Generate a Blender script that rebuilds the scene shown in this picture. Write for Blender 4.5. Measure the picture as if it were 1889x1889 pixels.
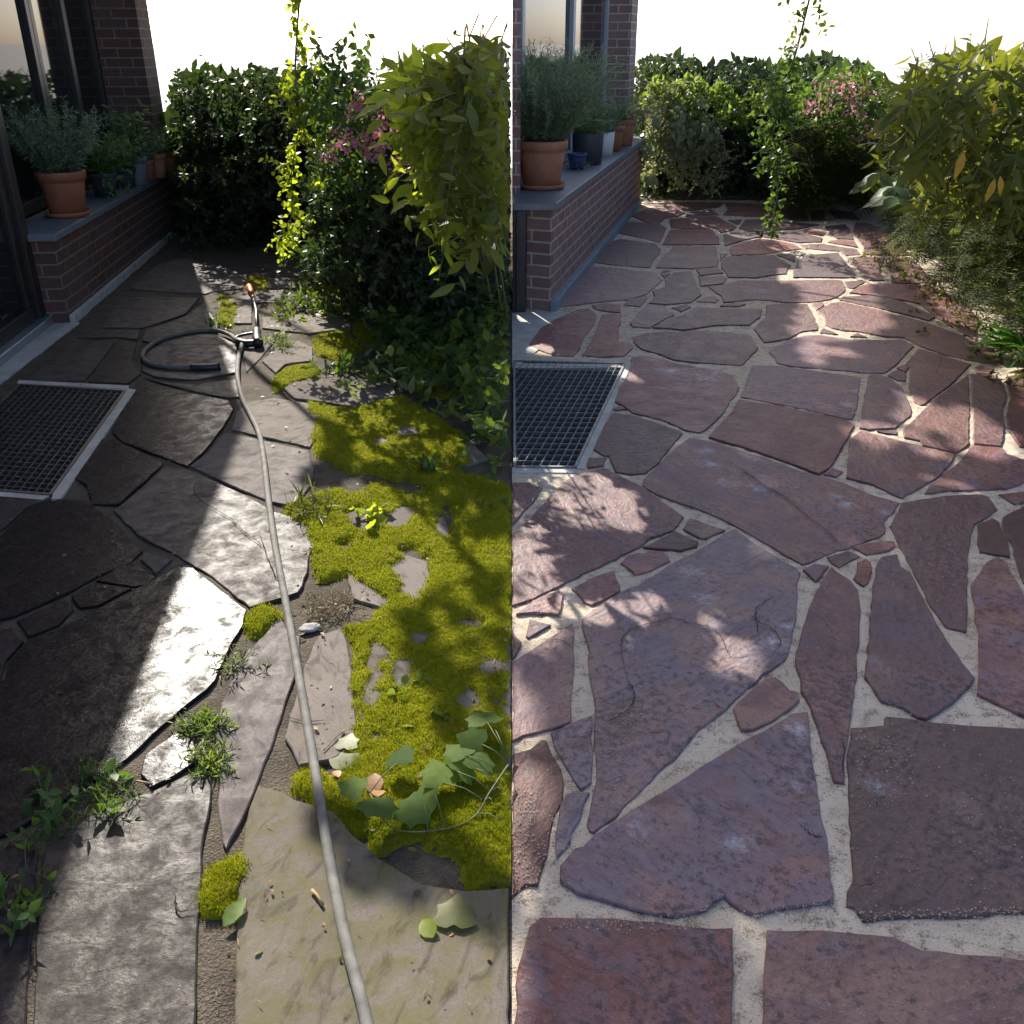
import bpy, math, random
import numpy as np
from mathutils import Vector, noise as mnoise
random.seed(7); RS = np.random.RandomState(11)
for o in list(bpy.data.objects): bpy.data.objects.remove(o)
scene = bpy.context.scene; COL = scene.collection
R_ = math.radians

# ------------------------------------------------------------------ camera
F_PX, C_PX, EYE = 1750.0, 944.5, 1.6
PITCH = math.atan((944.5-80)/F_PX); SP, CP = math.sin(PITCH), math.cos(PITCH)
cd = bpy.data.cameras.new('camera'); cam = bpy.data.objects.new('camera', cd); COL.objects.link(cam)
cam.location = (0, 0, EYE); cam.rotation_euler = (math.pi/2-PITCH, 0, 0)
cd.sensor_width = 36; cd.lens = 36*F_PX/1889.0; cd.clip_start = 0.05; cd.clip_end = 2000
scene.camera = cam

# ------------------------------------------------------------------ sky, sun, exposure
SUN_AZ, SUN_EL = R_(-20.5), R_(33)
w = bpy.data.worlds.new("World"); scene.world = w; w.use_nodes = True
nt = w.node_tree; sky = nt.nodes.new('ShaderNodeTexSky'); sky.sky_type = 'NISHITA'
sky.sun_disc = False; sky.sun_elevation = SUN_EL; sky.sun_rotation = SUN_AZ
sky.air_density = .5; sky.dust_density = 2.0; sky.ozone_density = .3
bg = nt.nodes['Background']; bg.inputs[1].default_value = 0.15
nt.links.new(sky.outputs[0], bg.inputs[0])
SUNV = np.array([math.sin(SUN_AZ)*math.cos(SUN_EL), math.cos(SUN_AZ)*math.cos(SUN_EL), math.sin(SUN_EL)])
sl = bpy.data.lights.new('sun', 'SUN'); sl.energy = 4.3; sl.angle = R_(0.5); sl.color = (1, .94, .83)
so = bpy.data.objects.new('sun', sl); COL.objects.link(so); so.location = tuple(SUNV*30)
so.rotation_euler = Vector(tuple(SUNV)).to_track_quat('Z', 'Y').to_euler()
scene.view_settings.view_transform = 'Standard'; scene.view_settings.look = 'None'
scene.view_settings.exposure = 1.25; scene.view_settings.gamma = 1
try:
    scene.cycles.max_bounces = 6; scene.cycles.diffuse_bounces = 3; scene.cycles.glossy_bounces = 3
    scene.cycles.transparent_max_bounces = 4; scene.cycles.transmission_bounces = 4
    scene.cycles.sample_clamp_indirect = 6; scene.cycles.caustics_reflective = False
except Exception: pass

# ------------------------------------------------------------------ pixel of the photograph -> point of the place
def ray(x, y):
    cx = (x-C_PX)/F_PX; cy = (y-C_PX)/F_PX
    return np.array([cx, CP-SP*cy, -(SP+CP*cy)])
def gp(x, y, z=0.0):
    r = ray(x, y); t = (z-EYE)/r[2]; return np.array([0, 0, EYE])+t*r
def at(x, y, Y):
    r = ray(x, y); return np.array([0, 0, EYE])+r*(Y/r[1])
def gpoly(s): return [gp(*q)[:2] for q in s]
def topx(P):
    P = np.asarray(P, float); d = P[..., 1]*CP-(P[..., 2]-EYE)*SP; u = P[..., 1]*SP+(P[..., 2]-EYE)*CP
    return C_PX+F_PX*P[..., 0]/d, C_PX-F_PX*u/d
def inpoly(x, y, poly):
    x = np.asarray(x); y = np.asarray(y); ins = np.zeros(x.shape, bool); n = len(poly)
    for i in range(n):
        x1, y1 = poly[i]; x2, y2 = poly[(i+1) % n]
        c = ((y1 > y) != (y2 > y)) & (x < (x2-x1)*(y-y1)/((y2-y1) if y2 != y1 else 1e-9)+x1)
        ins ^= c
    return ins

# ------------------------------------------------------------------ materials
class NB:
    def __init__(s, name):
        s.m = bpy.data.materials.new(name); s.m.use_nodes = True; s.t = s.m.node_tree
        s.p = s.t.nodes['Principled BSDF']; s.out = s.t.nodes['Material Output']
        s.tc = s.t.nodes.new('ShaderNodeTexCoord')
    def n(s, t, **k):
        q = s.t.nodes.new('ShaderNode'+t)
        for a, b in k.items(): setattr(q, a, b)
        return q
    def l(s, a, b): s.t.links.new(a, b)
    def put(s, v, sock):
        if hasattr(v, 'is_output'): s.l(v, sock)
        elif isinstance(v, (tuple, list)) and len(v) == 3 and sock.type == 'RGBA': sock.default_value = (*v, 1)
        else: sock.default_value = v
    def map(s, scale=(1, 1, 1), rot=(0, 0, 0), vec=None):
        q = s.n('Mapping'); q.inputs['Scale'].default_value = scale; q.inputs['Rotation'].default_value = rot
        s.l(vec or s.tc.outputs['Object'], q.inputs[0]); return q.outputs[0]
    def noise(s, scale, detail=4, rough=.55, vec=None, dist=0):
        q = s.n('TexNoise'); q.inputs['Scale'].default_value = scale; q.inputs['Detail'].default_value = detail
        q.inputs['Roughness'].default_value = rough; q.inputs['Distortion'].default_value = dist
        s.l(vec or s.tc.outputs['Object'], q.inputs['Vector']); return q.outputs[0]
    def spin(s, a, scale=(1, 1, 1)):
        """object coordinates turned and shifted by a per-slab number"""
        q = s.n('VectorRotate', rotation_type='Z_AXIS'); s.l(s.tc.outputs['Object'], q.inputs['Vector']); s.l(s.math('MULTIPLY', a, 17.0), q.inputs['Angle'])
        v = s.n('VectorMath', operation='ADD'); s.l(q.outputs[0], v.inputs[0]); c = s.n('CombineXYZ'); s.l(s.math('MULTIPLY', a, 9.0), c.inputs[2]); s.l(c.outputs[0], v.inputs[1])
        return s.map(scale, vec=v.outputs[0])
    def ramp(s, v, a, b, ca=0.0, cb=1.0):
        q = s.n('MapRange'); q.clamp = True; s.put(v, q.inputs[0])
        for i, k in enumerate((a, b, ca, cb)): q.inputs[i+1].default_value = k
        return q.outputs[0]
    def mix(s, f, a, b, mode='MIX'):
        q = s.n('Mix', data_type='RGBA', blend_type=mode)
        s.put(f, q.inputs[0]); s.put(a, q.inputs[6]); s.put(b, q.inputs[7]); return q.outputs[2]
    def math(s, op, a, b=0.0):
        q = s.n('Math', operation=op); s.put(a, q.inputs[0]); s.put(b, q.inputs[1]); return q.outputs[0]
    def attr(s, name):
        q = s.n('Attribute'); q.attribute_name = name; return q.outputs['Fac']
    def bump(s, h, strength=.4, dist=.01):
        q = s.n('Bump'); q.inputs['Strength'].default_value = strength; q.inputs['Distance'].default_value = dist
        s.l(h, q.inputs['Height']); s.l(q.outputs[0], s.p.inputs['Normal']); return q.outputs[0]
    def base(s, c): s.put(c, s.p.inputs['Base Color'])
    def rough(s, v): s.put(v, s.p.inputs['Roughness'])

def plain(name, c, rough=.6, var=.25, scale=20, bump=.2, metallic=0, dist=.004):
    b = NB(name); n1 = b.noise(scale, 5); f = b.ramp(n1, .3, .7)
    b.base(b.mix(f, tuple(x*(1-var) for x in c), tuple(min(1, x*(1+var)) for x in c))); b.rough(rough)
    b.p.inputs['Metallic'].default_value = metallic
    if bump: b.bump(b.noise(scale*3, 4), bump, dist)
    return b.m

def leaf_mat(name, dark, light, trans=None, tf=.35, rough=.5, spec=.3):
    b = NB(name); a = b.attr('rnd'); n1 = b.noise(60, 2)
    c = b.mix(b.ramp(a, 0, 1), dark, light)
    c = b.mix(b.ramp(n1, .35, .65, 0, .35), c, tuple(x*.6 for x in dark))
    b.base(c); b.rough(rough); b.p.inputs['Specular IOR Level'].default_value = spec
    tr = b.n('BsdfTranslucent')
    if trans is None: trans = (min(1, light[0]*1.9), min(1, light[1]*1.7), light[2]*.6)
    tcol = b.mix(b.ramp(a, 0, 1), tuple(x*.7 for x in trans), trans); b.l(tcol, tr.inputs[0])
    mx = b.n('MixShader'); mx.inputs[0].default_value = tf
    b.l(b.p.outputs[0], mx.inputs[1]); b.l(tr.outputs[0], mx.inputs[2]); b.l(mx.outputs[0], b.out.inputs[0])
    return b.m

# ------------------------------------------------------------------ scene objects
def tag(o, label=None, cat=None, group=None, kind=None):
    for k, v in (('label', label), ('category', cat), ('group', group), ('kind', kind)):
        if v: o[k] = v
    return o
def thing(name, label, cat, loc=(0, 0, 0), rz=0, group=None):
    o = bpy.data.objects.new(name, None); COL.objects.link(o); o.location = tuple(loc); o.rotation_euler = (0, 0, rz)
    o.empty_display_size = .1
    return tag(o, label, cat, group)
def link(name, me, parent=None, mats=()):
    o = bpy.data.objects.new(name, me); COL.objects.link(o)
    for m in mats: me.materials.append(m)
    if parent: o.parent = parent
    return o
def npmesh(name, V, faces_list, attrs=None, smooth=False, midx=None):
    """V (n,3); faces_list: list of int arrays (m,k)."""
    me = bpy.data.meshes.new(name); V = np.asarray(V, np.float32)
    me.vertices.add(len(V)); me.vertices.foreach_set('co', V.ravel())
    loops = np.concatenate([f.ravel() for f in faces_list]).astype(np.int32)
    tot = np.concatenate([np.full(len(f), f.shape[1], np.int32) for f in faces_list])
    st = np.concatenate([[0], np.cumsum(tot)[:-1]]).astype(np.int32)
    me.loops.add(len(loops)); me.loops.foreach_set('vertex_index', loops)
    me.polygons.add(len(tot)); me.polygons.foreach_set('loop_start', st)
    try: me.polygons.foreach_set('loop_total', tot)
    except Exception: pass
    if midx is not None: me.polygons.foreach_set('material_index', np.asarray(midx, np.int32))
    if smooth: me.polygons.foreach_set('use_smooth', np.ones(len(tot), bool))
    me.update(calc_edges=True)
    for k, a in (attrs or {}).items():
        at_ = me.attributes.new(k, 'FLOAT', 'POINT'); at_.data.foreach_set('value', np.asarray(a, np.float32))
    me.validate(); return me
class MB:
    """collects boxes, prisms, lathes and tubes into ONE mesh"""
    def __init__(s): s.v = []; s.f = []; s.m = []
    def add(s, vs, fs, mi=0):
        k = len(s.v); s.v += [tuple(map(float, q)) for q in vs]; s.f += [tuple(i+k for i in q) for q in fs]; s.m += [mi]*len(fs)
    def box(s, x0, x1, y0, y1, z0, z1, mi=0):
        s.add([(x0, y0, z0), (x1, y0, z0), (x1, y1, z0), (x0, y1, z0), (x0, y0, z1), (x1, y0, z1), (x1, y1, z1), (x0, y1, z1)],
              [(3, 2, 1, 0), (4, 5, 6, 7), (0, 1, 5, 4), (1, 2, 6, 5), (2, 3, 7, 6), (3, 0, 4, 7)], mi)
    def prism(s, poly, z0, z1, mi=0):
        n = len(poly); a = sum(poly[i][0]*poly[(i+1) % n][1]-poly[(i+1) % n][0]*poly[i][1] for i in range(n))
        if a < 0: poly = poly[::-1]
        s.add([(x, y, z0) for x, y in poly]+[(x, y, z1) for x, y in poly],
              [tuple(range(n))[::-1], tuple(range(n, 2*n))]+[(i, (i+1) % n, n+(i+1) % n, n+i) for i in range(n)], mi)
    def lathe(s, prof, n=32, c=(0, 0, 0), mi=0):
        vs = []; fs = []
        for r, z in prof:
            for i in range(n):
                a = 2*math.pi*i/n; vs.append((c[0]+r*math.cos(a), c[1]+r*math.sin(a), c[2]+z))
        for j in range(len(prof)-1):
            for i in range(n):
                k = (i+1) % n; fs.append((j*n+i, j*n+k, (j+1)*n+k, (j+1)*n+i))
        s.add(vs, fs, mi)
    def tube(s, pts, r, n=10, mi=0, caps=True):
        pts = [Vector(tuple(p)) for p in pts]; rs = r if isinstance(r, (list, tuple, np.ndarray)) else [r]*len(pts)
        vs = []; fs = []; up = None
        for i, p in enumerate(pts):
            t = (pts[min(i+1, len(pts)-1)]-pts[max(i-1, 0)]).normalized()
            a = t.cross(Vector((0, 0, 1)) if abs(t.z) < .95 else Vector((1, 0, 0))).normalized() if up is None else (up-t*up.dot(t)).normalized()
            up = a; b = t.cross(a)
            for k in range(n):
                q = 2*math.pi*k/n; vs.append(p+(a*math.cos(q)+b*math.sin(q))*rs[i])
        for i in range(len(pts)-1):
            for k in range(n):
                q = (k+1) % n; fs.append((i*n+k, i*n+q, (i+1)*n+q, (i+1)*n+k))
        if caps: fs += [tuple(range(n))[::-1], tuple(range((len(pts)-1)*n, len(pts)*n))]
        s.add(vs, fs, mi)
    def build(s, name, mats, parent=None, smooth=False, bevel=0):
        me = bpy.data.meshes.new(name); me.from_pydata(s.v, [], s.f)
        for p, i in zip(me.polygons, s.m): p.material_index = i; p.use_smooth = smooth
        me.update()
        o = link(name, me, parent, mats if isinstance(mats, (list, tuple)) else [mats])
        if bevel:
            b = o.modifiers.new('bevel', 'BEVEL'); b.width = bevel; b.segments = 2; b.limit_method = 'ANGLE'; b.angle_limit = R_(40)
        return o
def smooth_path(pts, n=8):
    """Catmull-Rom through the points"""
    P = [np.asarray(p, float) for p in pts]; P = [2*P[0]-P[1]]+P+[2*P[-1]-P[-2]]; out = []
    for i in range(1, len(P)-2):
        for k in range(n):
            t = k/n; a, b, c, d = P[i-1], P[i], P[i+1], P[i+2]
            out.append(.5*((2*b)+(-a+c)*t+(2*a-5*b+4*c-d)*t*t+(-a+3*b-3*c+d)*t**3))
    out.append(P[-2]); return out
# ------------------------------------------------------------------ leaves
def tpl(outline, fold=.18, droop=.15):
    """leaf from half outline [(y, halfwidth)], base at 0, tip at 1; folded along the midrib"""
    V = []; F = []
    for y, h in outline: V += [(-h, y, fold*h-droop*y*y), (0, y, -droop*y*y), (h, y, fold*h-droop*y*y)]
    for i in range(len(outline)-1):
        a = 3*i; F += [(a, a+1, a+4, a+3), (a+1, a+2, a+5, a+4)]
    return np.array(V, float), np.array(F, int)
def tpl_flat(pts, droop=.1, dome=.12):
    """lobed leaf: fan round a centre point"""
    V = [(0, .42, .0)]+[(x, y, -dome*abs(x)-droop*y*y) for x, y in pts]; n = len(pts)
    F = [(0, 1+i, 1+(i+1) % n) for i in range(n)]
    return np.array(V, float), np.array(F, int)
def frond_tpl(n=9, w=.28):
    V = []; F = []
    for i in range(n):
        y = .12+.86*i/(n-1); L = w*math.sin(math.pi*min(.98, .25+.75*(1-i/(n-1))))+.03; b = .035
        for s in (-1, 1):
            k = len(V); z = -.18*y*y
            V += [(0, y-b, z), (s*L*.5, y-b*.6+.05, z+.02), (s*L, y+.07, z-.03), (s*L*.5, y+b+.05, z+.02)]
            F.append((k, k+1, k+2, k+3) if s > 0 else (k+3, k+2, k+1, k))
    k = len(V); V += [(-.008, 0, 0), (.008, 0, 0), (.004, 1, -.18), (-.004, 1, -.18)]; F.append((k, k+1, k+2, k+3))
    return np.array(V, float), np.array(F, int)
TPL = dict(
    ovate=tpl([(0, .02), (.2, .2), (.5, .27), (.8, .14), (1, .01)]),
    round=tpl([(0, .03), (.2, .3), (.5, .38), (.82, .24), (1, .03)]),
    lance=tpl([(0, .015), (.3, .1), (.6, .1), (1, .005)], .25, .3),
    lance2=tpl([(0, .02), (.25, .14), (.5, .17), (.8, .09), (1, .005)], .2, .25),
    needle=tpl([(0, .03), (.5, .055), (1, .01)], .2, .1),
    blade=tpl([(0, .03), (.4, .035), (.75, .025), (1, .003)], .3, .6),
    petal=tpl([(0, .1), (.5, .4), (1, .15)], .3, .2),
    ivy=tpl_flat([(0, 0), (.2, -.1), (.4, -.04), (.62, .1), (.50, .3), (.47, .42), (.52, .62), (.34, .66), (.2, .78), (0, 1), (-.2, .78), (-.34, .66), (-.52, .62), (-.47, .42), (-.50, .3), (-.62, .1), (-.4, -.04), (-.2, -.1)]),
    frond=frond_tpl(),
)
def unit(v): return v/(np.linalg.norm(v)+1e-9)
class Fol:
    def __init__(s): s.inst = {}; s.stems = []
    def leaf(s, kind, p, d, nrm, size, rnd=None, mi=0):
        s.inst.setdefault(kind, []).append((p[0], p[1], p[2], d[0], d[1], d[2], nrm[0], nrm[1], nrm[2], size, RS.rand() if rnd is None else rnd, mi))
    def stem(s, pts, r0, r1=None, n=5):
        r1 = r0 if r1 is None else r1; m = len(pts)
        s.stems.append((np.array([np.asarray(q, float) for q in pts]), [r0+(r1-r0)*i/max(1, m-1) for i in range(m)], n))
    def arrays(s, only=None):
        Vs = []; Fs = {3: [], 4: []}; A = []; MI = {3: [], 4: []}; k = 0
        for kind, L in s.inst.items():
            L = np.array(L); V0, F0 = TPL[kind]; n = len(L)
            y = L[:, 3:6]/(np.linalg.norm(L[:, 3:6], axis=1, keepdims=True)+1e-9)
            z = L[:, 6:9]-(L[:, 6:9]*y).sum(1, keepdims=True)*y; z /= np.linalg.norm(z, axis=1, keepdims=True)+1e-9
            x = np.cross(y, z)
            sz = L[:, 9][:, None, None]
            W = (V0[None, :, 0:1]*x[:, None]+V0[None, :, 1:2]*y[:, None]+V0[None, :, 2:3]*z[:, None])*sz+L[:, None, 0:3]
            Vs.append((kind, W, L)); 
        return Vs
    def build(s, fname, mats, parent, sname=None, smat=None, keep=None, xmax=None, xmin=None, zmin=None):
        V = []; F = {3: [], 4: []}; A = []; MI = {3: [], 4: []}; k = 0
        for kind, W, L in s.arrays():
            F0 = TPL[kind][1]; ok = np.ones(len(L), bool)
            if xmax is not None: ok &= W[:, :, 0].max(1) < xmax
            if xmin is not None: ok &= W[:, :, 0].min(1) > xmin
            if zmin is not None: ok &= W[:, :, 2].min(1) > zmin
            if keep is not None: ok &= keep(W)
            W = W[ok]; L = L[ok]; n, m = W.shape[:2]
            if not n: continue
            V.append(W.reshape(-1, 3)); A.append(np.repeat(L[:, 10], m)); w_ = F0.shape[1]
            F[w_].append((F0[None]+(np.arange(n)*m)[:, None, None]+k).reshape(-1, w_)); MI[w_].append(np.repeat(L[:, 11], len(F0))); k += n*m
        if V:
            fl = [np.concatenate(F[q]) for q in (3, 4) if F[q]]; mi = np.concatenate([np.concatenate(MI[q]) for q in (3, 4) if MI[q]])
            o = link(fname, npmesh(fname, np.concatenate(V), fl, {'rnd': np.concatenate(A)}, True, mi), parent, mats)
        sb = MB()
        for pts, r, n in s.stems:
            if xmax is not None and pts[:, 0].max() > xmax: continue
            if xmin is not None and pts[:, 0].min() < xmin: continue
            if zmin is not None and pts[1:, 2].min() < zmin-.004: continue
            if keep is not None and not keep(pts[None])[0]: continue
            sb.tube(pts, r, n)
        if sname and sb.v: sb.build(sname, smat, parent, True)
    def shoot(s, p, d, L, n, kind, size, droop=.3, ang=.9, r=.003, whorl=1, jit=.25, rnd=None, bare=.15, stem=True, up=.4, mi=0):
        """a curved twig with leaves along it"""
        d = unit(np.asarray(d, float)); p = np.asarray(p, float); pts = [p]; dirs = [d]; m = 6
        for i in range(m):
            d = unit(d+np.array([0, 0, -droop/m])+RS.randn(3)*.08); p = p+d*L/m; pts.append(p); dirs.append(d)
        if stem: s.stem(pts, r, r*.4, 4)
        ph = RS.rand()*6.28
        for i in range(n):
            t = bare+(1-bare)*(i+RS.rand()*.6)/n; t = min(.999, t); j = int(t*m); fr = t*m-j
            q = pts[j]*(1-fr)+pts[j+1]*fr; dd = dirs[j]
            a = unit(np.cross(dd, [0.2, .1, 1])+1e-6); b = np.cross(dd, a)
            for wv in range(whorl):
                ph += 2.4 if whorl == 1 else 6.283/whorl
                o = a*math.cos(ph)+b*math.sin(ph)
                ld = unit(dd*math.cos(ang)+o*math.sin(ang)+RS.randn(3)*jit)
                nr = unit(np.array([0, 0, 1.])*up+dd*.5+RS.randn(3)*.45)
                s.leaf(kind, q, ld, nr, size*(.65+.6*RS.rand())*(1-.25*t), None if rnd is None else min(1, max(0, rnd+RS.randn()*.15)), mi)
def sample_poly(poly, n):
    xs = [q[0] for q in poly]; ys = [q[1] for q in poly]; out = []
    while len(out) < n:
        x = RS.uniform(min(xs), max(xs), n*2); y = RS.uniform(min(ys), max(ys), n*2); k = inpoly(x, y, poly)
        out += list(zip(x[k], y[k]))
    return out[:n]
def cloud_shoots(fo, poly, n, Y0, Y1, kind, size, L, nl, outward=(0, -1, .3), spread=.8, droop=.6, **kw):
    """shoots filling the space that the outline covers between two depths"""
    for x, y in sample_poly(poly, n):
        Y = RS.uniform(Y0, Y1); p = at(x, y, Y)
        if p[2] < .03: p[2] = .03+RS.rand()*.1
        d = unit(np.array(outward)+RS.randn(3)*spread)
        fo.shoot(p-d*L*.5, d, L*(.6+.8*RS.rand()), nl, kind, size, droop, **kw)
def fill_leaves(fo, poly, n, Y0, Y1, kind, size, rnd=.15, face=(0, -1, .4)):  # low rnd tones these leaves dark, painting the shade inside
    """the dense inner leaves behind the outer twigs"""
    for x, y in sample_poly(poly, n):
        p = at(x, y, RS.uniform(Y0, Y1))
        if p[2] < .03: p[2] = .03+.15*RS.rand()
        fo.leaf(kind, p, RS.randn(3), unit(np.array(face)+RS.randn(3)*.6), size*(.7+.6*RS.rand()), min(1, max(0, rnd+RS.randn()*.12)))
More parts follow.
